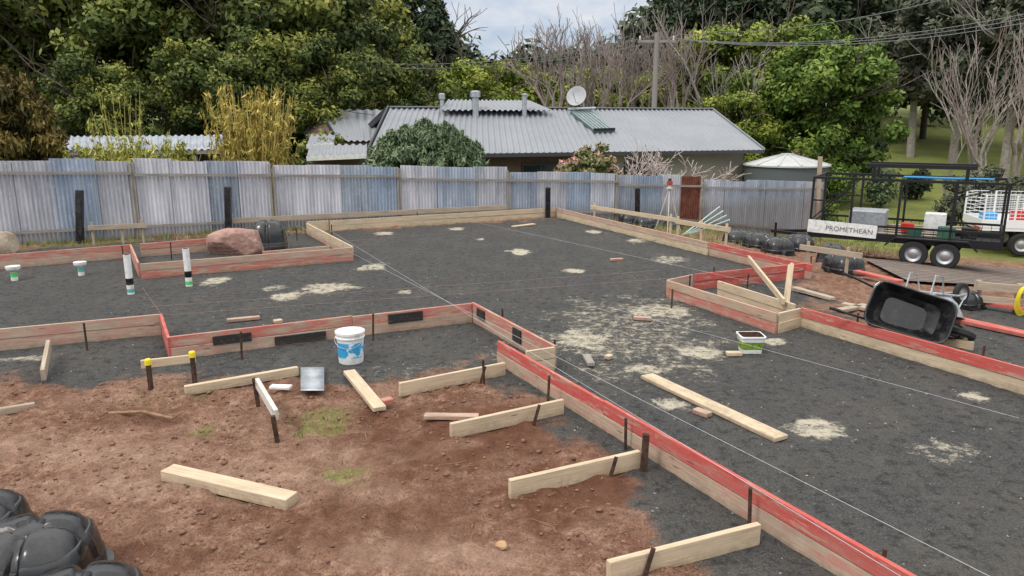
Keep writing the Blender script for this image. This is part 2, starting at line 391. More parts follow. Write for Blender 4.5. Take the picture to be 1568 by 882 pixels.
shrub('flowering_bush',905,25.2,2.0,1.65,L_pink,50,120,.08,0,(.16,.3),1.0)
shrub('hedge',1212,33,2.6,3.0,L_hedge,40,150,.09)
shrub('garden_shrub',1265,30,1.3,2.9,L_rnd,24,130,.08)
shrub('garden_shrub',1345,36,1.2,1.9,L_olive,20,110,.09)
shrub('garden_shrub',1402,38,1.3,1.6,L_dark,20,110,.09)
for px,Y,w,h,m in [(1488,29,3.0,2.2,L_euc),(1545,30,3.4,2.8,L_euc),(1130,34,2,2.2,L_olive),(1310,50,3,2.6,L_dark),(1580,26,2,1.8,L_olive)]:
    shrub('bank_shrub',px,Y,w,h,m,34,130,.1)
def stalks(name,px,Y,w,h,n,m,leaf,lean=.16,seed=1,nl=8,ls=.045):
    r=np.random.default_rng(seed); x0=at(px,Y); e=empty(name,(x0,Y,T(x0,Y))); mb=MB(); cs=[]
    for i in range(n):
        a=r.random()*6.28; q=r.random()**.5*w/2; hh=h*r.uniform(.6,1.05)
        b0=V((math.cos(a)*q*.55,math.sin(a)*q*.55,-.1)); tp=V((math.cos(a)*q*1.1+r.normal()*lean,math.sin(a)*q,hh))
        md=b0.lerp(tp,.6)+V((0,0,.12)); mb.tube([b0,md,tp],[.016,.012,.005],3,0,False)
        for t in r.uniform(.35,1,5): p=b0.lerp(tp,t); cs.append((p.x,p.y,p.z))
    mb.obj('canes',[m],e)
    v,f,lv=leaves(cs,np.full(len(cs),.13),nl,ls,r,4.5,updir=2.2); arr_mesh('leaves',v,f,[leaf],lv,e)
M_cane=plain('cane',(.38,.29,.08),(.60,.48,.16),4)
L_reed=leafmat('leaf_reed',[(0,(.12,.14,.03)),(.5,(.32,.33,.065)),(1,(.58,.52,.15))])
stalks('bamboo_clump',394,21.5,2.0,4.2,230,M_cane,L_bamb,.25)
stalks('yellow_reed',150,20.4,1.4,2.9,110,M_cane,L_reed,.2,2,14)
stalks('yellow_reed',235,21,2.2,2.9,180,M_cane,L_reed,.25,3,14)
stalks('yellow_reed',195,24,1.8,4.6,26,M_cane,L_reed,.4,4,5)
rr=random.Random(5); x0=at(1015,27); e=empty('bare_magnolia_shrub',(x0,27,T(x0,27))); mb=MB()
M_mag,_,_=mat('pale_twig',.8,0,(.46,.38,.35))
for i in range(16): branchy(mb,V((rr.uniform(-1.5,1.5),rr.gauss(0,.3),.5)),V((rr.gauss(0,.5),rr.gauss(0,.3),1)).normalized(),1.05,.03,3,rr,3,.65,0,.012,None,.08)
mb.obj('twigs',[M_mag],e)
# ---------------- ground --------------------------
xs=np.concatenate([-14-np.cumsum(1.13**np.arange(48)*.12)[::-1],np.arange(-14,-7,.055),np.arange(-7,4,.035),np.arange(4,14,.055),14+np.cumsum(1.13**np.arange(48)*.12)])
ys=np.concatenate([2.4-np.cumsum(1.3**np.arange(16)*.15)[::-1],np.arange(2.4,9,.032),np.arange(9,17,.06),17+np.cumsum(np.full(60,.12)),24.2+np.cumsum(1.1**np.arange(60)*.15)])
X,Y=np.meshgrid(xs,ys,indexing='ij')
def sdist(poly,X,Y):
    pts=np.array([(p[0],p[1]) for p in poly]); D=np.full(X.shape,1e9); ins=np.zeros(X.shape,bool)
    for i in range(len(pts)):
        ax,ay=pts[i]; bx,by=pts[(i+1)%len(pts)]
        ex,ey=bx-ax,by-ay; t=np.clip(((X-ax)*ex+(Y-ay)*ey)/(ex*ex+ey*ey),0,1)
        D=np.minimum(D,np.hypot(X-ax-t*ex,Y-ay-t*ey))
        c=((ay>Y)!=(by>Y))&(X<(bx-ax)*(Y-ay)/(by-ay+1e-12)+ax); ins^=c
    return np.where(ins,D,-D)
pol=[P(*p) for p in [(-250,600),(0,590),(110,598),(220,580),(330,582),(470,585),(600,572),(690,560),(740,600),(800,612),(850,655),(900,700),(960,770),(1010,830),(1090,930)]]
pol+=[V((2.5,1.5,0)),V((14,1.5,0)),V((14,9,0)),P(1568,470),P(1500,455),P(1420,500),P(1330,490),P(1250,470),P(1245,440),P(1243,415),V((1.8,21.9,0)),V((-5.5,18.6,0)),P(200,370),P(0,385),P(-300,400)]
sd=sdist(pol,X,Y)
wob=(fbm(X,Y,1.3,3)-.5)*1.5+(fbm(X,Y,6,9)-.5)*.9
gravel=np.clip((sd+wob*.8)/.30+.5,0,1)
def ell(lst,off=0):
    out=np.zeros(X.shape)
    for px,py,rx,ry,s in lst:
        c=P(px,py); sx=rx/FP*c.length; sy=(P(px,py-ry)-P(px,py+ry)).length/2
        q=np.hypot((X-c.x)/sx,(Y-c.y)/sy)+(fbm(X,Y,3.5,int(px)%50)-.5)*1.6
        out=np.maximum(out,np.clip((1.3-q)/.8,0,1)*s)
    return out
sand=ell([(575,408,25,6,.85),(505,440,42,10,.9),(440,452,26,8,.95),(425,440,24,6,.65),(620,448,12,4,.8),(330,431,28,6,.95),(590,358,18,3,.95),(700,351,15,3,.95),(738,366,10,3,.95),(797,386,22,5,1),(878,415,18,5,.95),(908,355,12,3,.95),(975,368,18,5,.9),(1025,397,26,8,.7),(965,505,160,64,.56),(900,520,60,20,.85),(1010,475,60,18,.8),(1070,540,50,12,.9),(990,563,40,10,.8),(1250,662,50,22,1.05),(1035,620,36,12,.95),(1425,688,70,18,.55),(1185,522,22,6,.95),(1495,606,22,7,.95),(770,540,50,18,.45),(640,570,90,20,.38),(60,505,60,20,.15),(30,549,40,4,.7)])
grass=ell([(315,660,34,13,.7),(500,645,66,22,.68),(540,725,44,24,.7),(285,600,44,12,.55),(240,610,60,12,.4),(120,372,140,8,.6),(1300,440,50,10,.3)])
dark=ell([(760,655,210,50,1),(880,750,130,56,1),(560,800,200,34,.6),(200,850,120,36,.6),(180,640,100,12,.5),(690,720,140,26,.8)])
scuff=ell([(300,740,260,26,.8),(640,850,200,30,.7),(130,690,150,20,.6),(560,700,120,16,.5)])
fd=Y-(16.9+.42*(X+11.7)); behind=np.clip((fd-.1)/.3,0,1)*(X<12)
far=np.clip((np.hypot(X,Y)-26)/3,0,1)
grass=np.maximum(grass,np.maximum(behind,far)); gravel=gravel*(1-np.maximum(behind,far)); 
gravel=np.where(.878*X+.479*Y>13.5,gravel*.35,gravel)
near=1-np.clip((np.hypot(X,Y)-24)/6,0,1)
soil=1-gravel
rid=1-np.abs(2*fbm(X,Y,3.2,141,3)-1)
Z=terr(X,Y)+near*(soil*((fbm(X,Y,1.1,31)-.5)*.09+(fbm(X,Y,6,41,4)-.5)*.10+(rid**4-.5)*.02)+gravel*((fbm(X,Y,.9,51)-.5)*.03+(fbm(X,Y,9,61,3)-.5)*.018))
bp=np.zeros(X.shape)
for i in range(110):
    bx,by=rng.uniform(-5,1.5),rng.uniform(4,8); a=rng.random()*3.14; ca,sa=math.cos(a),math.sin(a)
    u_=(X-bx)*ca+(Y-by)*sa; w_=-(X-bx)*sa+(Y-by)*ca; q=(u_/.15)**4+(w_/.055)**4
    bp=np.maximum(bp,np.clip(1.3-q,0,1))
Z=Z-.02*bp*soil
nx,ny=X.shape
I=np.arange(nx*ny).reshape(nx,ny)
F=np.stack([I[:-1,:-1],I[1:,:-1],I[1:,1:],I[:-1,1:]],-1).reshape(-1,4)
M_ground,nt,b=mat('ground_mixed',.95,spec=.15)
oc=coord(nt)
n1=noise(nt,oc,1.1,4,.65); n2=noise(nt,oc,9,5,.75); n3=noise(nt,oc,55,3,.75); n4=noise(nt,oc,230,1,.7); n5=noise(nt,oc,2.6,4,.7,.5)
so=ramp(nt,n2,[(.32,(.12,.056,.034)),(.5,(.25,.135,.088)),(.68,(.43,.28,.20))])
so=mix(nt,ramp(nt,n5,[(.42,0.0),(.6,.65)]),so,mix(nt,n3,(.09,.04,.025),(.21,.10,.062)))
so=mix(nt,ramp(nt,n1,[(.45,0.0),(.68,.5)]),so,(.40,.255,.18))
so=mix(nt,ramp(nt,n3,[(.35,.7),(.52,0.0)]),so,(.055,.028,.018))
so=mix(nt,mth(nt,'MULTIPLY',attr(nt,'scuff'),mth(nt,'MULTIPLY',n2,.8)),so,(.47,.32,.235))
vo=N(nt,'ShaderNodeTexVoronoi'); vo.inputs['Scale'].default_value=30; nt.links.new(oc,vo.inputs['Vector'])
vcol=ramp(nt,vo.outputs['Color'],[(.78,0.0),(.82,1.0)])
vm=mth(nt,'MULTIPLY',ramp(nt,vo.outputs['Distance'],[(.12,1.0),(.2,0.0)]),vcol)
so=mix(nt,mth(nt,'MULTIPLY',vm,.5),so,(.5,.38,.3))
so=mix(nt,mth(nt,'MULTIPLY',attr(nt,'dark'),.85),so,mix(nt,n2,(.040,.016,.009),(.19,.078,.044)))
gr=ramp(nt,n3,[(.32,(.019,.019,.019)),(.5,(.049,.049,.048)),(.68,(.115,.113,.108))])
gr=mix(nt,ramp(nt,n4,[(.5,0.0),(.68,.6)]),gr,(.21,.205,.19))
gr=mix(nt,ramp(nt,n1,[(.42,0.0),(.7,.5)]),gr,(.112,.10,.085))
gr=mix(nt,ramp(nt,noise(nt,coord(nt,'Object',(1,.25,1),.5),3,4,.75),[(.5,0.0),(.75,.5)]),gr,(.13,.12,.105))
gr=mix(nt,ramp(nt,n2,[(.36,.7),(.5,0.0)]),gr,(.020,.020,.020))
sn=noise(nt,oc,8,6,.85)
sm=ramp(nt,mth(nt,'ADD',attr(nt,'sand'),mth(nt,'MULTIPLY',mth(nt,'SUBTRACT',sn,.5),3.0)),[(.5,0.0),(1.1,.95)])
sm=mix(nt,1.0,sm,ramp(nt,attr(nt,'sand'),[(0.02,0.0),(.25,1.0)]),'MULTIPLY')
gr=mix(nt,sm,gr,mix(nt,n3,(.36,.31,.22),(.68,.62,.49)))
base=mix(nt,attr(nt,'gravel'),so,gr)
gm=ramp(nt,mth(nt,'ADD',attr(nt,'grass'),mth(nt,'MULTIPLY',mth(nt,'SUBTRACT',noise(nt,oc,14,4,.8),.5),2.0)),[(.45,0.0),(.9,.85)])
gm=mix(nt,1.0,gm,ramp(nt,attr(nt,'grass'),[(0.05,0.0),(.35,.5),(.9,1.0)]),'MULTIPLY')
base=mix(nt,gm,base,mix(nt,n1,(.13,.17,.04),(.24,.29,.07)))
nt.links.new(base,b.inputs['Base Color'])
hh=mth(nt,'ADD',mth(nt,'MULTIPLY',n3,.6),n2)
bump(nt,b,hh,1.0,.035)
g=arr_mesh('ground',np.stack([X,Y,Z],-1).reshape(-1,3),F,[M_ground],smooth=True)
for nm,a in (('gravel',gravel),('sand',sand),('grass',grass),('dark',dark),('scuff',scuff)):
    at_=g.data.attributes.new(nm,'FLOAT','POINT'); at_.data.foreach_set('value',a.astype(np.float32).ravel())
def gidx(x,y): return min(nx-1,int(np.searchsorted(xs,x))),min(ny-1,int(np.searchsorted(ys,y)))
def GZ(x,y): i,j=gidx(x,y); return float(Z[i,j])
ico=np.array([(0,0,1)]+[(.894*math.cos(a),.894*math.sin(a),.447) for a in np.arange(5)*1.2566]+[(.894*math.cos(a+.628),.894*math.sin(a+.628),-.447) for a in np.arange(5)*1.2566]+[(0,0,-1)])
icf=[(0,1+i,1+(i+1)%5) for i in range(5)]+[(1+i,6+i,1+(i+1)%5) for i in range(5)]+[(1+(i+1)%5,6+i,6+(i+1)%5) for i in range(5)]+[(11,6+(i+1)%5,6+i) for i in range(5)]
icf=np.array(icf)
FB=fbm(X,Y,1.6,77)
def stones(name,n,x0,x1,y0,y1,want,smin,smax,m,clump=False,pw_=4):
    vs=[];fs=[];k=0
    for _ in range(n*8):
        if k>=n: break
        x=rng.uniform(x0,x1); y=rng.uniform(y0,y1); i,j=gidx(x,y)
        if (gravel[i,j]>.5)!=want or grass[i,j]>.9: continue
        if clump and FB[i,j]<.5+rng.normal()*.08: continue
        s=smin+(smax-smin)*rng.random()**pw_
        vs.append(ico*rng.uniform(.5,1.3,(12,1))*np.array([1,rng.uniform(.6,1),.6])*s+np.array([x,y,Z[i,j]+s*.1])); fs.append(icf+12*k); k+=1
    arr_mesh(name,np.concatenate(vs),np.concatenate(fs),[m])
stones('soil_clods',8000,-7,3,3.4,9,False,.004,.032,M_clod,True,6)
stones('loose_gravel',2600,-6,7,3.4,14,True,.004,.014,M_peb)
def tufts(name,n,fn,h0,h1,m):
    vs=[];fs=[];lv=[];k=0
    for _ in range(n):
        p=fn()
        if p is None: continue
        x,y=p; z=GZ(x,y); c=rng.random()
        for b_ in range(int(rng.integers(4,10))):
            a=rng.random()*6.28; h=rng.uniform(h0,h1); l=h*rng.uniform(.1,.9); w=.003+h*.02
            bx=x+rng.normal()*.03; by=y+rng.normal()*.03; t=np.array([math.cos(a),math.sin(a),0]); s_=np.array([-t[1],t[0],0])*w
            b0=np.array([bx,by,z-.01]); vs+=[b0-s_,b0+s_,b0+t*l+np.array([0,0,h])]; fs.append((k,k+1,k+2)); k+=3; lv.append(np.clip(c*.5+rng.random()*.5,0,1))
    arr_mesh(name,vs,fs,[m],lv)
def fg():
    x=rng.uniform(-6,1); y=rng.uniform(4,10); i,j=gidx(x,y)
    return (x,y) if grass[i,j]*.9>rng.random()+.1 and gravel[i,j]<.6 else None
tufts('grass',17000,fg,.012,.045,L_grass)
def ff():
    x=rng.uniform(-13,-4); y=16.9+.42*(x+11.7)-rng.exponential(.3)-.06; return (x,y)
tufts('grass',700,ff,.04,.16,L_grass)
def fr():
    x=rng.uniform(3,14); u=rng.uniform(0,1)**2; y=16.9+.42*(x+11.7)-.1-u*6
    return (x,y) if .878*x+.479*y>12.2 else None
tufts('grass',2000,fr,.05,.2,L_grass)
mb=MB()
for i in range(110):
    x=rng.uniform(-5,2); y=rng.uniform(3.8,8.5)
    if gravel[gidx(x,y)]>.5: continue
    a=rng.random()*6.28; l=rng.uniform(.05,.25); z=GZ(x,y)+.01
    mb.tube([(x,y,z),(x+math.cos(a)*l*.5,y+math.sin(a)*l*.5,z+.012),(x+math.cos(a+.3)*l,y+math.sin(a+.3)*l,z+.004)],[.004,.003,.002],4)
p=P(168,637);q=P(265,645); mb.tube([p+V((0,0,.03)),p.lerp(q,.5)+V((0,.05,.05)),q+V((0,0,.03)),q+V((.05,.12,.05))],[.018,.02,.014,.008],6)
mb.obj('fallen_twigs',[plain('twig',(.14,.07,.04),(.34,.22,.13),10)])
# ---------------- formwork ------------------------
HT=.28; TK=.036
fw=empty('timber_formwork'); MATS=[M_raw,M_red,M_pink,M_pale,M_raw2,M_dark,M_rust]
fm=MB()
def form(a,b,up,lo,seg=3.2):
    A=P(*a,HT);B=P(*b,HT); d=B-A; L=d.length; n=max(1,round(L/seg)); d=d/L
    nrm=V((d.y,-d.x,0))
    cuts=[0]+[ (i+random.uniform(-.2,.2))*L/n for i in range(1,n)]+[L]
    for i in range(n):
        s,e=A+d*(cuts[i]+.002),A+d*(cuts[i+1]-.002); j=nrm*random.uniform(-.006,.006); zj=random.uniform(-.006,.004)
        fm.board(s+j+V((0,0,-.065+zj)),e+j+V((0,0,-.065+zj+random.uniform(-.004,.004))),TK,.13,up)
    cuts=[0]+[ (i+random.uniform(-.3,.3))*L/n for i in range(1,n)]+[L]
    for i in range(n):
        s,e=A+d*(cuts[i]+.002),A+d*(cuts[i+1]-.002); j=nrm*random.uniform(-.008,.008)
        fm.board(s+j+V((0,0,-.222)),e+j+V((0,0,-.222)),TK,.17,lo)
    return A,B,d,nrm
form((-90,397),(198,374),2,3,2.4); form((200,374),(212,402),2,2); form((214,404),(540,379),3,2,2.6)
form((540,377),(470,341),0,3); form((470,339),(503,337),0,0); form((214,373),(330,364),2,3)
form((402,385),(505,376),3,3)
form((505,338),(850,318),0,0,3.6); form((852,318),(1085,371),3,0,3); form((1087,371),(1243,405),1,3)
form((1241,402),(1064,419),1,1); form((1060,420),(1022,428),3,3); form((1022,429),(1190,480),3,2,2.4); form((1192,479),(1226,471),0,0); form((1100,430),(1218,466),0,0)
form((1228,471),(1650,585),1,0,3.0)
form((-60,509),(245,481),3,3,2.4); form((246,480),(258,517),1,1); Am=form((260,516),(722,463),2,3,1.8)
An=form((723,462),(850,529),2,3,1.8); form((849,531),(805,538),0,0); Ap=form((763,521),(1440,905),1,3,2.4)
def stake(px,py,top=.36,r=.014,m=6,lean=0.02,sq=False):
    p=P(px,py); q=p+V((random.uniform(-lean,lean),random.uniform(-lean,lean),top)); p=p-V((0,0,.1))
    fm.tube([p,q],r,8,m)
def patch(A,t0,t1,z0,z1,m=5):
    a,b_,d,n=A; L=(b_-a).length
    if n.y>0: n=-n
    s=a+d*(L*t0)+n*.031; e=a+d*(L*t1)+n*.031
    s.z=e.z=(z0+z1)/2; fm.board(s,e,.02,z1-z0,m)
patch(Am,.12,.235,.12,.23); patch(Am,.305,.47,.02,.13); patch(Am,.685,.81,.12,.25); patch(An,.1,.2,.12,.25); patch(An,.57,.66,.08,.25)
for p in [(134,537),(370,552),(571,522),(850,560,.32),(838,625,.34),(742,590,.3),(1055,452,.34),(1092,440,.36),(1028,472,.3),(263,397),(508,362,.3),(640,345),(1150,430,.3),(1142,452),(1240,425,.4),(1498,575),(1310,520),(770,500,.26),(958,690,.3),(1148,815,.34),(1345,905,.3),(455,368,.3),(190,398,.3),(905,345,.3),(1170,395,.3),(1073,367,.55)]:
    stake(*p)
for px,py in [(742,586),(824,648),(940,732),(995,878)]:
    p=P(px,py)+V((-.02,-.03,.0)); fm.board(p+V((-.03,-.02,-.02)),p+V((.03,0,.2)),.03,.012,6,up=V((0,1,0)))
p=P(985,722); fm.board(p-V((0,0,.1)),p+V((.01,0,.33)),.05,.045,6,up=V((0,1,0)))
fm.obj('boards_and_pegs',MATS,fw,bevel=.003)
def plank(name,a,b,w,t,m,z=0.0,za=None,zb=None,ends=True):
    A=P(*a);B=P(*b); mb=MB()
    za=z if za is None else za; zb=z if zb is None else zb
    mb.board(A+V((0,0,za+t/2)),B+V((0,0,zb+t/2)),w,t,0); return mb.obj(name,[m],bevel=.004)
plank('timber_brace',(612,607),(773,574),.04,.15,M_raw,.0)
plank('timber_brace',(690,672),(862,633),.042,.15,M_raw,.0)
plank('timber_brace',(780,763),(978,716),.045,.155,M_raw,.0)
plank('timber_brace',(930,893),(1160,832),.045,.155,M_raw,.0)
plank('timber_brace',(284,607),(457,576),.06,.10,M_raw,.015)
plank('timber_brace',(-20,640),(55,628),.05,.07,M_raw2,.01)
plank('timber_brace',(68,587),(78,548),.045,.13,M_raw2,.04,.03,.10)
plank('timber_plank',(535,576),(582,634),.13,.045,M_raw,.03)
plank('timber_plank',(258,731),(448,776),.14,.09,M_raw,.0)
plank('timber_plank',(650,643),(733,644),.09,.04,M_pale,.02)
plank('timber_plank',(990,579),(1196,676),.17,.04,M_raw,.008)
plank('timber_plank',(785,349),(818,345),.14,.04,M_raw,.01)
plank('timber_plank',(585,622),(600,618),.09,.05,M_pink,.02)
for a,b,m in [((348,494),(398,489),M_pale),((420,496),(432,494),M_raw),((935,400),(953,399),M_pale),((970,490),(997,491),M_pale),((1064,632),(1086,640),M_pale),((1112,545),(1135,545),M_raw),((897,548),(905,562),M_grey),((928,549),(936,551),M_raw)]:
    plank('timber_offcut',a,b,.09,.045,m,.008)
def peg(name,px,py,h,cap=None,r=.02,m=M_rust):
    p=P(px,py); mb=MB(); mb.board(p-V((0,0,.08)),p+V((0,0,h)),.045,.035,0,up=V((0,1,0)))
    if cap: mb.lathe(p+V((0,0,h-.04)),[(.001,.0),(.035,0),(.035,.05),(.03,.065),(.001,.07)],12,1)
    mb.obj(name,[m,cap or m],bevel=.003)
peg('marker_peg',232,600,.34,M_yel); peg('marker_peg',299,590,.36,M_yel)
mb=MB(); mb.board(P(222,590)+V((0,-.03,.25)),P(305,580)+V((0,-.03,.25)),.035,.09,0); mb.obj('profile_board',[M_raw],bevel=.003)
mb=MB(); a=P(397,622);b_=P(426,672); mb.board(a+V((0,0,.25)),b_+V((0,0,.23)),.04,.10,0)
mb.board(a-V((0,0,.1)),a+V((-.03,0,.3)),.035,.035,1,up=V((0,1,0))); mb.board(b_-V((.0,0,.1)),b_+V((-.02,-.04,.24)),.035,.035,1,up=V((0,1,0))); mb.obj('profile_board',[M_wht,M_rust],bevel=.003)
mb=MB(); vs=[];n=8
for i in range(n+1):
    for j in (0,1):
        q=P(461+j*36,570+ i*38/n); q.z=.06+.012*math.sin(i*1.7); vs.append(q)
mb.add(vs,[(2*i,2*i+1,2*i+3,2*i+2) for i in range(n)]); o=mb.obj('galvanised_sheet',[M_galv],smooth=True); so_=o.modifiers.new('s','SOLIDIFY'); so_.thickness=.004
plank('plastic_packer',(415,598),(446,599),.09,.03,M_white,.03)
# ---------------- string lines --------------------
mb=MB()
for a,b_ in [((455,345),(1560,905)),((500,350),(1400,895)),((850,322),(1230,412)),((700,334),(1330,470)),((930,470),(1560,640))]:
    mb.tube([P(*a,.29),P(*b_,.29)],.0016,4)
mb.obj('string_line',[M_string])
mb=MB()
for a,b_ in [((225,470),(1010,414)),((255,482),(1040,425)),((218,440),(252,488)),((120,400),(850,345))]:
    mb.tube([P(*a,.28),P(*b_,.28)],.0016,4)
mb.obj('string_line',[M_strp])
# ---------------- fence ---------------------------
fe=empty('corrugated_iron_fence')
def corr(a,b_,c,d,amp=.011,pitch=.09,samp=8):
    L=(b_-a).length; n=max(4,int(L/pitch*samp)); nrm=(b_-a).cross(d-a).normalized(); vs=[]
    for i in range(n+1):
        t=i/n; o=nrm*amp*math.sin(t*L/pitch*2*math.pi)
        vs+= [a.lerp(b_,t)+o, d.lerp(c,t)+o]
    return vs,[(2*i,2*i+2,2*i+3,2*i+1) for i in range(n)]
secs=[(-130,200,246,.04),(204,413,247,.04),(419,609,253,0),(613,777,256,.03),(780,944,262,0),(946,1074,267,0),(1078,1262,275,0)]
rails=MB()
for si,(x0,x1,py,so2) in enumerate(secs):
    A=onfence(x0,py,-.03); B=onfence(x1,py+ (2 if si<3 else 3),-.03); L=(B-A).length; n=max(1,round(L/random.uniform(.75,1.2)))
    for i in range(n):
        a=A.lerp(B,i/n); b2=A.lerp(B,min(1,(i+1)/n+.02)); off=V((.02,-.05,0))*(.3*(i%2))
        a=a+off;b2=b2+off; dz=random.uniform(-.04,.04)+so2
        a.z+=dz;b2.z+=dz+random.uniform(-.02,.02)
        a0=V((a.x,a.y,T(a.x,a.y)-.12)); b0=V((b2.x,b2.y,T(b2.x,b2.y)-.12))
        vs,fs=corr(a0,b0,b2,a,.013); m=MB(); m.add(vs,fs)
        rust=(si==5 and i==n-1)
        o=m.obj('sheet',[M_rustsheet if rust else M_fence],fe,smooth=False)
        for pl in o.data.polygons: pl.use_smooth=True
    f=V((.06,-.14,0))*.6
    zt=-.26-.06*(si%2)
    rails.board(A+f+V((0,0,zt)),B+f+V((0,0,zt)),.04,.065,0)
    a=A+f;b2=B+f; a=V((a.x,a.y,T(a.x,a.y)+.28)); b2=V((b2.x,b2.y,T(b2.x,b2.y)+.28)); rails.board(a,b2,.04,.065,0)
    for q in (A,B):
        rails.board(V((q.x,q.y-.05,T(q.x,q.y)-.2)),V((q.x,q.y-.05,q.z-.03)),.06,.05,0,up=V((0,1,0)))
a=onfence(355,338,.35);b2=onfence(775,317,.35); rails.board(a,b2,.05,.12,1)
rails.obj('rails_and_posts',[M_grey,M_raw2],fe)
def blackpost(px,pyb,pyt):
    b0=onfence(px,pyb,.45); t=onfence(px,pyt,.45); mb=MB(); b0.z=T(b0.x,b0.y)-.15
    mb.board(b0,t,.15,.12,0,up=V((0,1,0))); mb.obj('black_post',[M_black],bevel=.01)
for q in [(122,376,291),(349,356,286),(839,318,287),(976,330,288)]: blackpost(*q)
def hurdle(p0,p1,ztop,stx,m=M_raw):
    A=P(*p0,ztop);B=P(*p1,ztop); mb=MB(); mb.board(A,B,.04,.1,0)
    for t in stx:
        q=A.lerp(B,t)+V((.0,.045,0)); mb.board(V((q.x,q.y,T(q.x,q.y)-.1)),V((q.x,q.y,ztop+.12)),.045,.045,0,up=V((0,1,0)))
    mb.obj('profile_board',[m])
hurdle((135,349),(225,345),.42,(.05,.55,.9),M_raw2); hurdle((905,317),(1035,337),.45,(.05,.95)); hurdle((1035,339),(1118,352),.5,(.05,.5,.95)); hurdle((1225,378),(1320,392),.45,(.15,.8),M_raw2)
hurdle((1390,510),(1490,530),.12,(.1,.9))
mb=MB(); mb.board(P(1146,395,.45),P(1200,462,.3),.04,.09,0); mb.board(P(1203,470,.05),P(1211,405,.55),.05,.09,0,up=V((0,1,0))); mb.obj('timber_brace',[M_raw],bevel=.003)
# ---------------- pipes, rock ---------------------
def pipe(name,px,py,h,r,band,cap=False):
    p=P(px,py); mb=MB()
    prof=[(r,-.1),(r,.03),(r,.09),(r,.12),(r,h*.5),(r,h),(r*.86,h),(r*.86,h-.12)] if not cap else [(r*.8,-.1),(r*.8,.06),(r*.8,.1),(r*.8,.14),(r*.8,h*.6),(r*.85,h*.6),(r*1.5,h*.72),(r*1.7,h*.85),(r*1.7,h),(.001,h+.01)]
    ms=[0,1,0,0,0,0,2] if not cap else [0,1,1,0,0,0,0,0,0]
    mb.lathe(p,prof,20,ms)
    if not cap: mb.lathe(p,[(r+.0015,.16),(r+.003,.17),(r+.003,.26),(r+.0015,.27)],20,2)
    mb.obj(name,[M_white,band,M_black],smooth=True)
pipe('pvc_pipe',201,450,.66,.056,M_teal); pipe('pvc_pipe',290,438,.66,.056,M_green)
pipe('floor_waste_pipe',23,429,.26,.07,M_green,True); pipe('floor_waste_pipe',125,421,.25,.065,M_teal,True)
import bmesh
def rock(name,px,py,sz,seed,m=M_rock):
    bm=bmesh.new(); bmesh.ops.create_icosphere(bm,subdivisions=4,radius=1); r=np.random.default_rng(seed)
    pl=[V(r.normal(size=3)).normalized() for _ in range(11)]+[V((0,-1,.05)),V((0,.1,1)),V((1,0,.2)).normalized(),V((-1,0,.1)).normalized()]
    for v in bm.verts:
        d=v.co.normalized(); k=min(1.0,min((.72+.1*(i%3))/max(.01,d.dot(n)) for i,n in enumerate(pl) if d.dot(n)>.01))
        v.co=d*k; v.co+=d*float(r.normal()*.008)
        v.co=V((v.co.x*sz[0],v.co.y*sz[1],v.co.z*sz[2]))
    me=bpy.data.meshes.new(name); bm.to_mesh(me); me.materials.append(m); o=bpy.data.objects.new(name,me); scene.collection.objects.link(o)
    p=P(px,py); o.location=(p.x,p.y,sz[2]*.55); return o
rock('boulder',363,388,(.64,.4,.43),4); rock('boulder',5,393,(.33,.3,.42),6,plain('rock_tan',(.30,.23,.16),(.45,.38,.29),5,.9,0,.8))
o=rock('stone',768,838,(.045,.035,.03),8,plain('rock_ochre',(.4,.22,.1),(.5,.33,.2),5))
# ---------------- buckets -------------------------
def bucket(name,px,py,r,h,label,handle=True):
    p=P(px,py); p.z=GZ(p.x,p.y)-.004; mb=MB()
    mb.lathe(p,[(.001,0),(r*.86,0),(r*.87,.01),(r*.9,h*.2),(r*.945,h*.68),(r*.97,h*.8),(r*1.04,h*.8),(r*1.05,h*.83),(r*.99,h*.84),(r*1.0,h*.93),(r*1.06,h*.93),(r*1.06,h),(r*.98,h),(r*.9,h*.97),(.001,h*.965)],28,[0,0,0,1,0,0,0,0,0,0,0,0,0,0])
    pts=[p+V((r*1.03*math.cos(t),-r*.3-r*.75*math.sin(t),h*.82-h*.28*math.sin(t))) for t in np.linspace(0,math.pi,12)]
    if handle: mb.tube(pts,.004,5,2)
    mb.obj(name,[M_white,label,M_rim],smooth=True)
M_lab,nt,b=mat('bucket_label',.45)
nt.links.new(ramp(nt,noise(nt,coord(nt,'Object',(8,8,8)),1.2,3),[(.42,(.05,.33,.6)),(.5,(.1,.45,.7)),(.56,(.7,.72,.72))],'CONSTANT'),b.inputs['Base Color'])
bucket('paint_bucket',538,553,.165,.385,M_lab)
p=P(1148,538); mb=MB()
def rr_ring(c,w,d,r,z,n=5):
    out=[]
    for cx,cy,a0 in ((w-r,d-r,0),(-w+r,d-r,90),(-w+r,-d+r,180),(w-r,-d+r,270)):
        for i in range(n): a=math.radians(a0+90*i/(n-1)); out.append(c+V((cx+r*math.cos(a),cy+r*math.sin(a),z)))
    return out
rings=[(.12,.1,.03,0,0),(.125,.105,.03,.05,1),(.14,.12,.03,.15,0),(.145,.125,.03,.20,0),(.155,.135,.03,.20,0),(.155,.135,.03,.22,0),(.138,.118,.03,.22,0),(.12,.1,.03,.12,0)]
vs=[];k=20
for w,d,r,z,_ in rings: vs+=rr_ring(p,w,d,r,z)
for i in range(len(rings)-1): mb_m=2 if i==6 else rings[i][4]; mb.add(vs[i*k:(i+2)*k],[(j,(j+1)%k,k+(j+1)%k,k+j) for j in range(k)],mb_m)
mb.add(vs[-k:],[tuple(range(k))],2); mb.obj('plastic_tub',[M_white,plain('lime_label',(.3,.45,.03),(.05,.1,.03),30),M_rust],smooth=True)
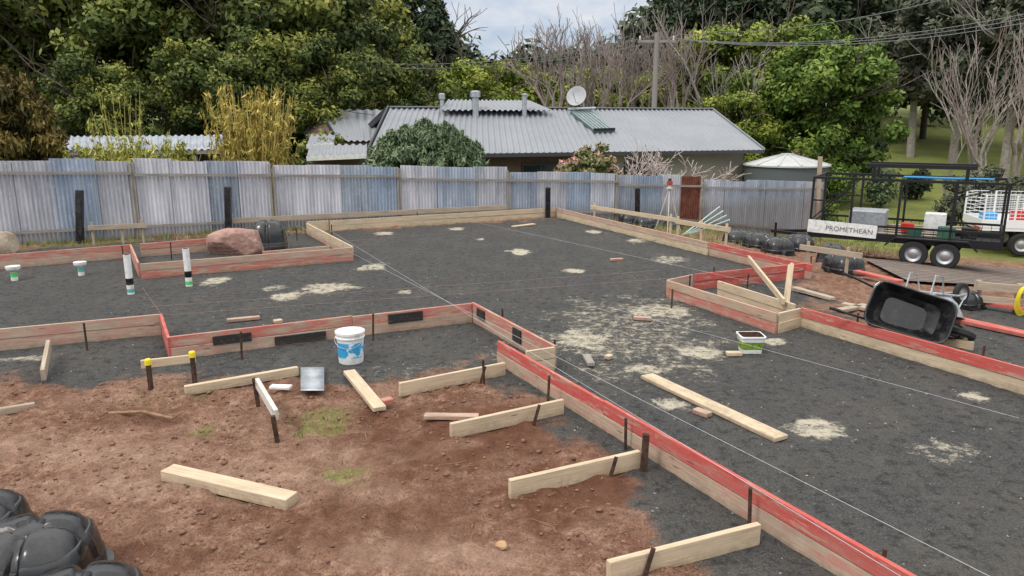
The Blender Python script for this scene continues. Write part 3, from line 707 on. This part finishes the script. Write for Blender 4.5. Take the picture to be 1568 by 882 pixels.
# ---------------- plastic void formers ------------
# moulded dome with flange, four wide corner lobes split by a cross channel, stepped shoulders and a sunken hub
def pod(px,py,sz,hh,rot,zb=None,on=None):
    p=G(px,py) if on is None else V(on); e=MB(); n=96
    lev=[(1.10,0),(1.10,.05),(1.0,.06),(.99,.28),(.97,.30),(.96,.34),(.93,.52),(.87,.70),(.83,.74),(.80,.745),(.72,.86),(.60,.94),(.46,.985),(.34,1.0),(.24,.995),(.20,.94),(.12,.93),(.001,.93)]
    vs=[]
    for r,z in lev:
        for k in range(n):
            t=2*math.pi*k/n; q=(abs(math.cos(t))**3.4+abs(math.sin(t))**3.4)**(-1/3.4)
            x=q*math.cos(t)*r*sz/2; y=q*math.sin(t)*r*sz/2
            ch=max(math.exp(-((x/(sz*.045))**4)),math.exp(-((y/(sz*.045))**4))) if (z>.06 and r>.21) else 0
            fine=.010*(1 if (k%12) in (3,9) else 0) if z>.3 and r>.5 else 0
            s=1-.07*ch-fine
            vs.append(V((x*s,y*s,z*hh-.05*hh*ch*(z>.5)*1.6)))
    R=Matrix.Rotation(rot,3,'Z'); vs=[R@v+p for v in vs]
    fs=[(i*n+k,i*n+(k+1)%n,(i+1)*n+(k+1)%n,(i+1)*n+k) for i in range(len(lev)-1) for k in range(n)]
    e.add(vs,fs); e.obj('plastic_void_former',[M_black],smooth=True)
pod(58,900,.72,.42,.25); pod(-35,835,.62,.34,.2); pod(128,992,.70,.40,.3); pod(-75,960,.66,.38,.5)
for q in [(413,383,.78,.66,.2),(1128,372,.7,.35,.2),(1160,380,.7,.4,.5),(1190,388,.7,.4,.1),(1222,385,.7,.45,.4),(1290,418,.7,.42,.3),(1272,405,.6,.45,.9),(965,345,.7,.4,.1),(985,348,.7,.35,.5),(1030,350,.6,.25,.5),(1478,470,.45,.25,.3)]: pod(*q)
# ---------------- laser level & pipes -------------
p=G(1022,356); e=empty('laser_level_tripod',p); mb=MB(); top=V((0,0,1.25))
for a in (.3,2.4,4.5):
    f=V((math.cos(a)*.42,math.sin(a)*.42,0)); mb.tube([f,f.lerp(top,.5)],.014,6,0); mb.tube([f.lerp(top,.48),top],.02,6,0)
mb.lathe(top,[(.001,-.02),(.09,-.02),(.09,.02),(.04,.03),(.04,.08),(.001,.08)],16,0); mb.obj('tripod',[plain('tripod_aluminium',(.4,.4,.38),(.55,.54,.5))],e,smooth=True)
mb=MB(); mb.box(top+V((0,0,.15)),(.14,.12,.11),0); mb.lathe(top+V((0,0,.205)),[(.05,0),(.05,.06),(.03,.08),(.001,.08)],12,1); mb.obj('laser_head',[plain('faded_red',(.3,.04,.03),(.4,.07,.05)),M_glass],e,bevel=.01)
mb=MB(); p=G(1045,362)
for i in range(4): mb.tube([p+V((.1*i,.1*i,.03)),p+V((1.1+.1*i,.5,.75-.12*i))],.02,6,0)
mb.obj('pvc_conduit_bundle',[plain('pale_green_pvc',(.35,.5,.45),(.5,.6,.56))])
# ---------------- house ---------------------------
ho=empty('weatherboard_house'); D=V((.958,.287,0)); Nn=V((-.287,.958,0)); CR=V((10.35,31.0,0))
def hp(s,n,z): v=CR-D*s+Nn*n; return V((v.x,v.y,z))
ZE,ZR=1.62,3.32; LH=16.1; RW=4.2
def sheet(name,a,b_,c,d,m=M_roof,pitch=.24,amp=.035):
    vs,fs=corr(a,b_,c,d,amp,pitch,8); mb=MB(); mb.add(vs,fs); o=mb.obj(name,[m],ho)
    for pl in o.data.polygons: pl.use_smooth=True
    return o
sheet('roof_front',hp(LH,0,ZE),hp(0,0,ZE),hp(0,RW,ZR),hp(LH-1.4,RW,ZR))
sheet('roof_back',hp(0,2*RW,ZE),hp(LH,2*RW,ZE),hp(LH-1.4,RW,ZR),hp(0,RW,ZR))
mb=MB()
mb.board(hp(LH-1.4,RW,ZR+.04),hp(-.05,RW,ZR+.04),.3,.05,0)
mb.board(hp(LH,0-.05,ZE-.06),hp(0,-.05,ZE-.06),.1,.14,1)
mb.board(hp(-.06,0,ZE-.02),hp(-.06,RW,ZR-.02),.05,.2,0); mb.board(hp(-.06,2*RW,ZE-.02),hp(-.06,RW,ZR-.02),.05,.2,0)
mb.board(hp(LH+.06,0,ZE-.02),hp(LH-1.34,RW,ZR-.02),.06,.24,1); mb.board(hp(LH+.06,2*RW,ZE-.02),hp(LH-1.34,RW,ZR-.02),.06,.24,1)
zb=-1.6
def wall(s0,n0,s1,n1,z0,z1,m): mb.quad(hp(s0,n0,z0),hp(s1,n1,z0),hp(s1,n1,z1),hp(s0,n0,z1),m)
wall(LH-.8,.6,6.5,.6,zb,1.75,3); wall(6.5,.6,.5,.6,zb,1.75,2); wall(.5,.6,.5,7.8,zb,1.75,2); wall(LH-.8,.6,LH-.8,7.8,zb,1.75,3); wall(.5,7.8,LH-.8,7.8,zb,1.75,2)
mb.add([hp(.5,.6,1.75),hp(.5,7.8,1.75),hp(.5,RW,ZR-.1)],[(0,1,2)],2); mb.add([hp(LH-.8,.6,1.75),hp(LH-.8,7.8,1.75),hp(LH-1.2,RW,ZR-.1)],[(0,1,2)],3)
ra=math.atan2(D.y,D.x)
for s in (5.2,9.5,13): 
    mb.box(hp(s,.56,.65),(1.5,.08,1.1),1,ra); mb.box(hp(s,.53,.65),(1.36,.06,.96),5,ra); mb.box(hp(s,.51,.65),(.05,.06,.96),1,ra)
mb.obj('walls_and_trim',[M_roof,M_fascia,M_wall,M_brick,M_white,M_glass],ho)
sheet('raised_roof',hp(12.8,RW-.9,ZR-.1),hp(8.0,RW-.9,ZR-.1),hp(8.6,RW+.5,ZR+.34),hp(12.2,RW+.5,ZR+.34))
def flue(px,py0,py1,Y,r,cow):
    a=W(px,py0,Y);b2=W(px,py1,Y); mb=MB(); h=b2.z-a.z
    mb.lathe(a,[(r,-.5),(r,h*.62),(r*1.5,h*.64),(r*1.5,h*.95),(r*.9,h),(.001,h)] if cow else [(r,-.5),(r,h*.85),(r*1.4,h*.86),(r*1.4,h*.95),(.001,h)],14,0); mb.obj('flue',[M_galv],ho,smooth=True)
flue(677,168,143,31,.09,True); flue(728,166,139,31,.14,True); flue(803,164,143,31.5,.10,False)
def rp(px,py):
    nrm=(hp(0,RW,ZR)-hp(0,0,ZE)).cross(D); p0=hp(0,0,ZE); d=ray(px,py); t=(p0-V((0,0,H))).dot(nrm)/d.dot(nrm); return V((0,0,H))+d*t
o_=V((0,-.05,.14)); mb=MB(); A_,B_,C_,D_=[rp(*q)+o_ for q in ((909,204),(941,203),(902,173),(873,175))]
mb.add([A_,B_,C_,D_]+[q-o_ for q in (A_,B_,C_,D_)],[(0,1,2,3),(0,4,5,1),(1,5,6,2),(2,6,7,3),(3,7,4,0)],0)
for k in range(1,6): mb.board(A_.lerp(B_,k/6)+V((0,0,.02)),D_.lerp(C_,k/6)+V((0,0,.02)),.02,.02,1)
mb.tube([D_+V((-.1,0,.06)),C_+V((.25,0,.06))],.06,10,1); mb.board(A_,B_,.08,.1,2); mb.obj('solar_collector',[plain('collector_glass',(.08,.13,.12),(.13,.19,.17),3,.2),M_galv,M_bsteel],ho)
dp=rp(893,172); e=empty('satellite_dish',(0,0,0)); e.parent=ho; c=W(884,149,dp.y-.3); mb=MB()
mb.tube([dp,V((dp.x,dp.y,c.z-.15)),c+V((.05,.1,0))],.03,8,0)
ax=V((-.35,-.75,.35)).normalized()
mb.lathe(c,[(.001,-.0),(.15,.015),(.3,.06),(.42,.13),(.44,.145),(.41,.14),(.3,.075),(.15,.03),(.001,.018)],24,0,ax=ax); mb.tube([c+V((0,0,-.35)),c+ax*.55+V((0,0,-.1))],.015,5,0); mb.box(c+ax*.55+V((0,0,-.08)),(.08,.08,.1),0)
mb.obj('dish',[plain('dish_grey',(.36,.36,.37),(.46,.46,.47),3)],e,smooth=True)
def wing():
    Yw=33; a=W(490,168,Yw+1);b2=W(600,168,Yw+1.2); c=W(590,216,Yw-2.2); d=W(518,216,Yw-2.2)
    sheet('wing_roof',d,c,b2,a); l=W(468,208,Yw-.5); lb=W(462,205,Yw+2.6)
    mb=MB(); q=V((-.02,-.05,0))
    mb.board(a+q,l+q,.06,.2,1); mb.board(a+q,d+q,.06,.2,1)
    z=-1.5; mb.quad(l,d,a,lb.lerp(a,.3),0); mb.quad(V((l.x,l.y,z)),V((d.x,d.y,z)),d,l,0); mb.quad(V((d.x,d.y+.1,z)),V((c.x,c.y+.1,z)),c+V((0,.1,-.03)),d+V((0,.1,-.03)),0)
    mb.quad(b2,a,a+V((-1,3,-1.4)),b2+V((-.6,3,-1.4)),2)
    mb.box(V((d.x+.9,d.y+.05,.9)),(1.0,.08,.8),3)
    mb.obj('wing_walls',[M_brick,M_fascia,M_roof,M_glass],ho)
    for (p0,p1,p2,p3) in [((470,222,27.5),(512,219,27.5),(514,206,29.5),(476,206,29.5)),((470,240,25),(562,236,25.3),(562,221,27.3),(474,222,27.3))]:
        A,B,C_,D_=[W(*q) for q in (p0,p1,p2,p3)]; sheet('lean_to_roof',A,B,C_,D_)
        mb=MB(); mb.board(A+V((0,-.05,-.06)),B+V((0,-.05,-.06)),.05,.16,0); zz=-1.3
        mb.quad(V((A.x,A.y+.5,zz)),V((B.x,B.y+.5,zz)),B+V((0,.5,-.05)),A+V((0,.5,-.05)),1); mb.quad(V((A.x,A.y+.5,zz)),V((D_.x,D_.y,zz)),D_-V((0,0,.05)),A+V((0,.5,-.05)),1)
        mb.obj('lean_to_wall',[M_white,M_brick],ho)
wing()
sh=empty('garden_shed'); A,B,C_,D_=W(97,231,24),W(345,229,24.6),W(345,207,27),W(97,209,26.6)
ho_=ho; ho=sh; sheet('roof',A,B,C_,D_,M_shedr,.2,.03); ho=ho_
mb=MB()
for t in np.linspace(0,1,6):
    q=A.lerp(B,t); mb.board(V((q.x,q.y+.1,T(q.x,q.y)-.2)),V((q.x,q.y+.1,q.z-.03)),.1,.1,0,up=V((0,1,0)))
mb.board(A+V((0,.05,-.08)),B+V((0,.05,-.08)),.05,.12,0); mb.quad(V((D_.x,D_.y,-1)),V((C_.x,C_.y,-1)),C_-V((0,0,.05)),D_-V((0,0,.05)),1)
mb.obj('frame',[M_grey,M_fascia],sh)
c=W(1204,252,30.5); r=1.6; mb=MB(); zb=T(c.x,c.y)-.2-c.z; prof=[]
k=26
for i in range(k+1):
    z=zb+(-zb)*i/k; prof+= [(r+(.03 if i%2 else 0),z)]
mb.lathe(c,prof,40,0); mb.lathe(c,[(r+.1,-.04),(r+.1,.02),(r*.55,.24),(.25,.38),(.25,.44),(.001,.46)],40,1)
for k in range(12):
    a=k*math.pi/6; mb.board(c+V((math.cos(a)*(r+.08),math.sin(a)*(r+.08),.045)),c+V((math.cos(a)*.26,math.sin(a)*.26,.40)),.06,.03,1)
mb.obj('water_tank',[M_tank,M_tankr],smooth=True)
# pole & wires
b0=W(1002,166,37); tp=W(1006,50,37); b0.z=T(b0.x,b0.y)-.3; mb=MB(); mb.tube([b0,tp],[.16,.12],10,0); mb.board(tp+V((-.9,0,-.4)),tp+V((.9,0,-.4)),.1,.12,0)
for k in (-.8,0,.8): mb.tube([tp+V((k,0,-.34)),tp+V((k,0,-.15))],.04,6,1)
mb.obj('utility_pole',[M_grey,M_white])
mb=MB()
def wire(a,b2,sag):
    mb.tube([a.lerp(b2,t)-V((0,0,sag*4*t*(1-t))) for t in np.linspace(0,1,14)],.014,4,0,False)
for k,(y0,y1) in enumerate([(40,98),(58,104)]): wire(tp+V((0,0,-.1-.3*k)),W(600,y1,36),.4)
for y1 in (18,26,34): wire(tp+V((.4,0,-.2)),W(1650,y1-14,27),.7)
wire(W(1100,50,36),W(1650,-60,25),.5)
mb.obj('power_lines',[M_cable])
# ---------------- paving --------------------------
M_pave,nt,b=mat('brick_paving',.85)
bt=N(nt,'ShaderNodeTexBrick'); nt.links.new(coord(nt,'Object',(1,1,0)),bt.inputs['Vector']); bt.inputs['Scale'].default_value=1.0
bt.inputs['Brick Width'].default_value=.30; bt.inputs['Row Height'].default_value=.16; bt.inputs['Mortar Size'].default_value=.022
bt.inputs['Color1'].default_value=(.26,.19,.155,1); bt.inputs['Color2'].default_value=(.15,.12,.10,1); bt.inputs['Mortar'].default_value=(.04,.035,.03,1)
nt.links.new(mix(nt,ramp(nt,noise(nt,coord(nt),1.5,5),[(.4,0.0),(.7,.6)]),bt.outputs['Color'],(.10,.08,.06)),b.inputs['Base Color'])
c4=[G(1320,400),G(1640,404),G(1640,448),G(1390,436)]
vs=[];n=24
for i in range(n+1):
    for j in range(n+1):
        a=c4[0].lerp(c4[1],i/n).lerp(c4[3].lerp(c4[2],i/n),j/n); vs.append((a.x,a.y,T(a.x,a.y)+.075))
arr_mesh('brick_driveway',vs,[(i*(n+1)+j,(i+1)*(n+1)+j,(i+1)*(n+1)+j+1,i*(n+1)+j+1) for i in range(n) for j in range(n)],[M_pave])
# ---------------- trailer -------------------------
def wheel(mb,c,ax,r,w,mt,mr):
    ax=V(ax).normalized(); c=V(c)-ax*(w/2)
    mb.lathe(c,[(r*.58,.0),(r*.9,0),(r,w*.2),(r,w*.8),(r*.9,w),(r*.58,w)],28,mt,ax=ax)
    mb.lathe(c,[(r*.6,w*.02),(r*.55,w*.15),(r*.4,w*.25),(r*.15,w*.12),(.001,w*.1)],20,mr,ax=ax); mb.lathe(c,[(r*.6,w*.98),(r*.55,w*.85),(r*.4,w*.75),(r*.15,w*.88),(.001,w*.9)],20,mr,ax=ax)
tb=G(1372,400); rot=math.atan2(-3.0,3.3)*.75
tr=empty('box_trailer',(tb.x+.1,tb.y,tb.z+.07)); tr.rotation_euler=(0,0,rot)
TL,TW=4.4,1.9; mb=MB(); ZT=2.15
def bar(a,b2,r=.035,m=0): mb.board(V(a),V(b2),r*1.6,r*1.6,m,up=V((0,0,1)) if abs(V(b2).z-V(a).z)<.8*(V(b2)-V(a)).length else V((0,1,0)))
hx=TL/2
mb.board((-hx,0,.58),(hx,0,.58),TW,.06,0)
for y in (-TW/2,TW/2):
    mb.board((-hx,y,.66),(hx,y,.66),.05,.2,0)
    bar((-hx,y,.95),(hx,y,.95)); bar((-hx,y,ZT),(hx,y,ZT),.04); bar((-hx,y,1.55),(-hx*.55,y,1.55),.025)
    for x in (-hx,-hx*.55,-.1,hx*.5,hx): bar((x,y,.6),(x,y,ZT),.035)
    for x in np.linspace(-hx,hx,22): bar((x,y,.75),(x,y,.95),.008)
    bar((-hx,y,1.0),(-hx*.55,y,ZT-.05),.02); bar((hx*.5,y,ZT-.4),(hx,y,ZT-.05),.02)
    for x in (.05,.75):
        wheel(mb,(x+.3,y*1.12,.33),(0,1,0),.33,.2,1,2)
    mb.board((-.1,y*1.12,.72),(1.5,y*1.12,.72),.26,.03,0); mb.board((-.32,y*1.12,.5),(-.1,y*1.12,.72),.26,.03,0); mb.board((1.5,y*1.12,.72),(1.72,y*1.12,.5),.26,.03,0)
for x in (-hx,hx): bar((x,-TW/2,ZT),(x,TW/2,ZT)); bar((x,-TW/2,.95),(x,TW/2,.95))
for x in (-.8,1.3):
    for y in (-.5,.5): bar((x,y,ZT),(x,y,ZT+.32),.05)
for y in (-.5,.5): bar((-1.0,y,ZT+.34),(1.5,y,ZT+.34),.06)
for a in (-1,1): bar((-hx,a*.6,.52),(-hx-1.2,0,.5),.05)
mb.tube([(-hx-1.1,0,.0),(-hx-1.1,0,.75)],.035,8,0)
mb.obj('frame',[M_bsteel,M_tyre,M_rim],tr)
mb=MB(); mb.board((-hx-.05,-TW/2-.05,.86),(-hx+1.65,-TW/2-.05,.80),.02,.34,0); mb.obj('sign_board',[M_white],tr)
cu=bpy.data.curves.new('sign_text','FONT'); cu.body='PROMETHEAN'; cu.size=.18; cu.extrude=.002; to=bpy.data.objects.new('sign_text',cu); scene.collection.objects.link(to); to.parent=tr; to.location=(-hx+.40,-TW/2-.066,.77); to.rotation_euler=(math.pi/2,.035,0); cu.materials.append(plain('sign_lettering',(.12,.12,.14),(.16,.16,.18)))
mb=MB(); mb.box((-.9,.2,.95),(.9,.9,.6),0); mb.box((1.0,-.3,.82),(.4,.3,.3),1); mb.box((1.5,-.3,.85),(.35,.3,.28),2); mb.box((.5,.1,ZT+.03),(1.3,.1,.05),3); mb.box((1.5,.3,ZT+.03),(.8,.1,.04),3); mb.lathe((.3,-.5,.62),[(.14,0),(.17,.3),(.001,.3)],14,1)
for i in range(6): mb.box((-.2+.1*i,-.5+.2*i,.66+.04*i),(2.4,.1,.04),4,.05*i)
mb.box((.1,-.3,.9),(.3,.25,.22),5); mb.box((.7,.3,1.0),(.5,.4,.5),6)
mb.obj('cargo',[M_galv,plain('dark_green',(.03,.09,.06),(.05,.14,.09)),M_black,M_bluep,M_raw2,M_redp,M_white],tr,bevel=.015)
# ---------------- utility truck -------------------
p=G(1560,402); tk=empty('utility_truck',(p.x+2.05,p.y+1.4,T(p.x+2.05,p.y+1.4)+.05)); tk.rotation_euler=(0,0,math.radians(-14)); mb=MB()
for x in (-1.3,1.75):
    for y in (-.85,.85): wheel(mb,(x,y,.37),(0,1,0),.37,.24,1,2)
mb.board((-2.5,0,.85),(.2,0,.85),1.85,.1,0)
for y in (-.92,.92): mb.board((-2.5,y,1.03),(.2,y,1.03),.04,.27,0)
mb.board((-2.52,-.92,1.03),(-2.52,.92,1.03),.04,.27,0)
for y in (-.92,.92):
    for x in (-2.5,-1.6,-.7,.2): mb.board((x,y,.9),(x,y,1.95),.05,.05,0,up=V((0,1,0)))
    for z in np.linspace(1.25,1.95,7): mb.board((-2.5,y,z),(.2,y,z),.02,.02,0)
    for x in np.linspace(-2.5,.2,19): mb.board((x,y,1.2),(x,y,1.95),.01,.01,0,up=V((0,1,0)))
for z in np.linspace(1.25,1.95,6): mb.board((-2.5,-.92,z),(-2.5,.92,z),.02,.02,0)
pr_=[(.25,.5),(.25,1.1),(.3,1.75),(.6,1.82),(1.2,1.8),(1.65,1.2),(2.5,1.08),(2.62,.9),(2.62,.5)]
n=len(pr_); vs=[V((x,-.88 if z<1.25 else -.74,z)) for x,z in pr_]+[V((x,.88 if z<1.25 else .74,z)) for x,z in pr_]
mb.add(vs,[tuple(range(n)),tuple(range(2*n-1,n-1,-1))]+[(i+1,i,n+i,n+i+1) for i in range(n-1)]+[(0,n-1,2*n-1,n)],0)
for y in (-1,1): mb.add([V((.42,y*.875,1.2)),V((1.5,y*.875,1.2)),V((1.14,y*.775,1.7)),V((.45,y*.775,1.7))],[(0,1,2,3)],3)
mb.add([V((.235,-.7,1.25)),V((.235,.7,1.25)),V((.27,.66,1.65)),V((.27,-.66,1.65))],[(0,1,2,3)],3)
mb.box((-2.55,-.55,.85),(.06,.3,.12),4); mb.box((-2.0,.2,1.1),(.4,.5,.4),5); mb.box((-1.1,0,1.15),(.5,.5,.5),4)
mb.obj('body',[M_wpaint,M_tyre,M_rim,M_glass,M_redp,M_bluep],tk,bevel=.012)
# ---------------- wheelbarrows --------------------
def barrow(px,py,rx,ry,rz,zo,traym,sc):
    p=P(px,py); e=empty('wheelbarrow',(p.x,p.y,zo)); e.rotation_euler=(rx,ry,rz); e.scale=(sc,sc,sc); mb=MB()
    b_=[(-.28,-.2,.34),(.3,-.17,.3),(.3,.17,.3),(-.28,.2,.34)]; t=[(-.48,-.34,.62),(.62,-.31,.64),(.62,.31,.64),(-.48,.34,.62)]
    def rnd(q,r=.07,n=5):
        out=[];q=[V(v) for v in q]
        for i in range(4):
            a,c,d=q[i-1],q[i],q[(i+1)%4]; s=c+(a-c).normalized()*r; f=c+(d-c).normalized()*r
            for k in range(n): u=k/(n-1); out.append(s*(1-u)**2+c*2*u*(1-u)+f*u*u)
        return out
    B=rnd(b_,.12);Tt=rnd(t,.17); k=len(B); Mi=[b1.lerp(t1,.35)+ (V((t1.x,t1.y,0))-V((b1.x,b1.y,0)))*.18 for b1,t1 in zip(B,Tt)]
    Ti=[v*.97+V((.002,0,.022)) for v in Tt]; Mj=[V((v.x*.96,v.y*.96,v.z+.015)) for v in Mi]; Bi=[v+V((0,0,.02)) for v in B]
    for a,c in ((B,Mi),(Mi,Tt),(Tt,Ti),(Ti,Mj),(Mj,Bi)): mb.add(a+c,[(j,(j+1)%k,k+(j+1)%k,k+j) for j in range(k)],0)
    mb.add(B,[tuple(range(k))],0); mb.add(Bi,[tuple(range(k))],0); mb.tube(Tt+[Tt[0]],.014,6,0,False)
    for s in (-1,1):
        mb.tube([(.78,s*.09,.2),(.45,s*.16,.27),(-.3,s*.23,.33),(-.75,s*.27,.55),(-.95,s*.28,.6)],.018,7,1); mb.tube([(-.95,s*.28,.6),(-.8,s*.27,.57)],.024,7,2)
        mb.tube([(-.05,s*.22,.31),(-.18,s*.24,.02),(-.38,s*.24,.02),(-.42,s*.24,.35)],.015,6,1); mb.tube([(.78,s*.09,.2),(.5,s*.17,.55)],.013,6,1)
    wheel(mb,(.78,0,.2),(0,1,0),.2,.09,2,3); mb.tube([(.78,-.1,.2),(.78,.1,.2)],.012,6,1)
    mb.obj('barrow',[traym,M_bsteel if traym is M_black else M_galv,M_tyre,M_rim],e,smooth=True)
barrow(1375,521,math.radians(66),math.radians(12),math.radians(-30),.30,M_black,.86)
barrow(1425,492,math.radians(175),math.radians(14),math.radians(25),.66,M_galv,.80)
mb=MB(); p=P(1397,524); mb.box(p+V((0,-.2,.11)),(.18,.12,.18),0,.2); mb.lathe(p+V((0,-.2,.20)),[(.04,0),(.04,.04),(.001,.04)],10,1); mb.tube([p+V((-.07,-.2,.20)),p+V((-.05,-.2,.25)),p+V((.05,-.2,.25)),p+V((.07,-.2,.20))],.012,6,0); mb.obj('fuel_can',[M_redp,M_bsteel],bevel=.02)
# ---------------- right side bits -----------------
plank('red_timber_plank',(1310,420),(1378,436),.16,.05,M_red,.03); plank('red_timber_plank',(1462,492),(1600,522),.2,.05,M_red,.01); plank('red_timber_plank',(1478,466),(1600,486),.16,.05,M_red,.05)
for a,b_ in [((1290,470),(1330,478)),((1285,480),(1325,472)),((1215,445),(1275,462))]: plank('timber_offcut',a,b_,.12,.05,M_raw2,.02)
mb=MB()
A=P(1493,470);B=P(1610,482)
for q,h in ((A,.42),(A.lerp(B,.55),.42),(B,.4)): mb.board(q-V((0,0,.1)),q+V((0,0,h)),.08,.08,0,up=V((0,1,0)))
mb.board(A+V((-.05,-.06,.35)),B+V((0,-.06,.35)),.04,.12,0); mb.board(A+V((-.05,-.06,.15)),B+V((0,-.06,.15)),.04,.1,0); mb.obj('timber_rail',[M_raw2])
mb=MB(); c=P(1552,478)+V((0,-.14,0))
for k in range(5):
    pts=[c+V((.10*math.cos(t)*(1+.12*k)+.02*k,-.03*k*.3-.06*math.sin(t*3)*.1,.20+.22*math.sin(t)+.012*k)) for t in np.linspace(0,6.3,24)]
    mb.tube(pts,.007,5,0,False)
pts=[c+V((x,-.2+.05*math.sin(x*20),.02)) for x in np.linspace(-.1,.6,16)]; mb.tube(pts,.008,5,0,False); mb.obj('yellow_hose',[M_yel])
mb=MB(); a=G(1200,362)
mb.tube([a+V((-.5+1.1*t*1.0,.3,0))+V((0,0,1.3*math.sin(math.pi*t))) for t in np.linspace(0,1,16)],.025,6,0); mb.obj('black_poly_pipe',[M_black])
q=onfence(1255,300,.2); mb=MB(); mb.board(V((q.x,q.y,T(q.x,q.y)-.2)),onfence(1256,240,.2),.12,.12,0,up=V((0,1,0))); mb.obj('timber_post',[M_raw2])
# ---------------- light, world, camera ------------
sun_el,sun_az=math.radians(50),math.radians(228)
w=bpy.data.worlds.new("World"); scene.world=w; w.use_nodes=True; nt=w.node_tree; bg=nt.nodes['Background']
sky=N(nt,'ShaderNodeTexSky',sky_type='NISHITA'); sky.sun_disc=False; sky.sun_elevation=sun_el; sky.sun_rotation=sun_az
gc=N(nt,'ShaderNodeTexCoord'); mp=N(nt,'ShaderNodeMapping'); mp.inputs['Scale'].default_value=(1,1,2.6); nt.links.new(gc.outputs['Generated'],mp.inputs['Vector'])
cn=noise(nt,mp.outputs['Vector'],4.5,5,.6,.3)
sx=N(nt,'ShaderNodeSeparateXYZ'); nt.links.new(gc.outputs['Generated'],sx.inputs[0])
cloud=mix(nt,ramp(nt,cn,[(.42,0.0),(.66,1.0)]),(3.4,4.2,5.5),(6.6,6.7,6.9))
cl=mix(nt,ramp(nt,cn,[(.36,.6),(.58,1.0)]),sky.outputs['Color'],cloud)
zen=ramp(nt,sx.outputs[2],[(.22,0.0),(.65,1.0)])
cl=mix(nt,zen,cl,(14.8,14.8,14.8))   # overcast dome: zenith about three times the horizon luminance
nt.links.new(cl,bg.inputs['Color']); bg.inputs['Strength'].default_value=.13
sl=bpy.data.lights.new('sun','SUN'); sl.energy=1.5; sl.angle=math.radians(10); sl.color=(1,.96,.9)
so_=bpy.data.objects.new('sun',sl); scene.collection.objects.link(so_)
dv=V((math.sin(sun_az)*math.cos(sun_el),math.cos(sun_az)*math.cos(sun_el),math.sin(sun_el)))
so_.rotation_euler=dv.to_track_quat('Z','Y').to_euler()
cam=bpy.data.cameras.new('camera'); cam.lens=26; cam.sensor_width=36; cam.clip_end=3000; cam.clip_start=.05
co=bpy.data.objects.new('camera',cam); scene.collection.objects.link(co); co.location=(0,0,H); co.rotation_euler=(math.pi/2-TH,0,0); scene.camera=co
scene.view_settings.view_transform='Standard'; scene.view_settings.look='None'; scene.view_settings.exposure=0
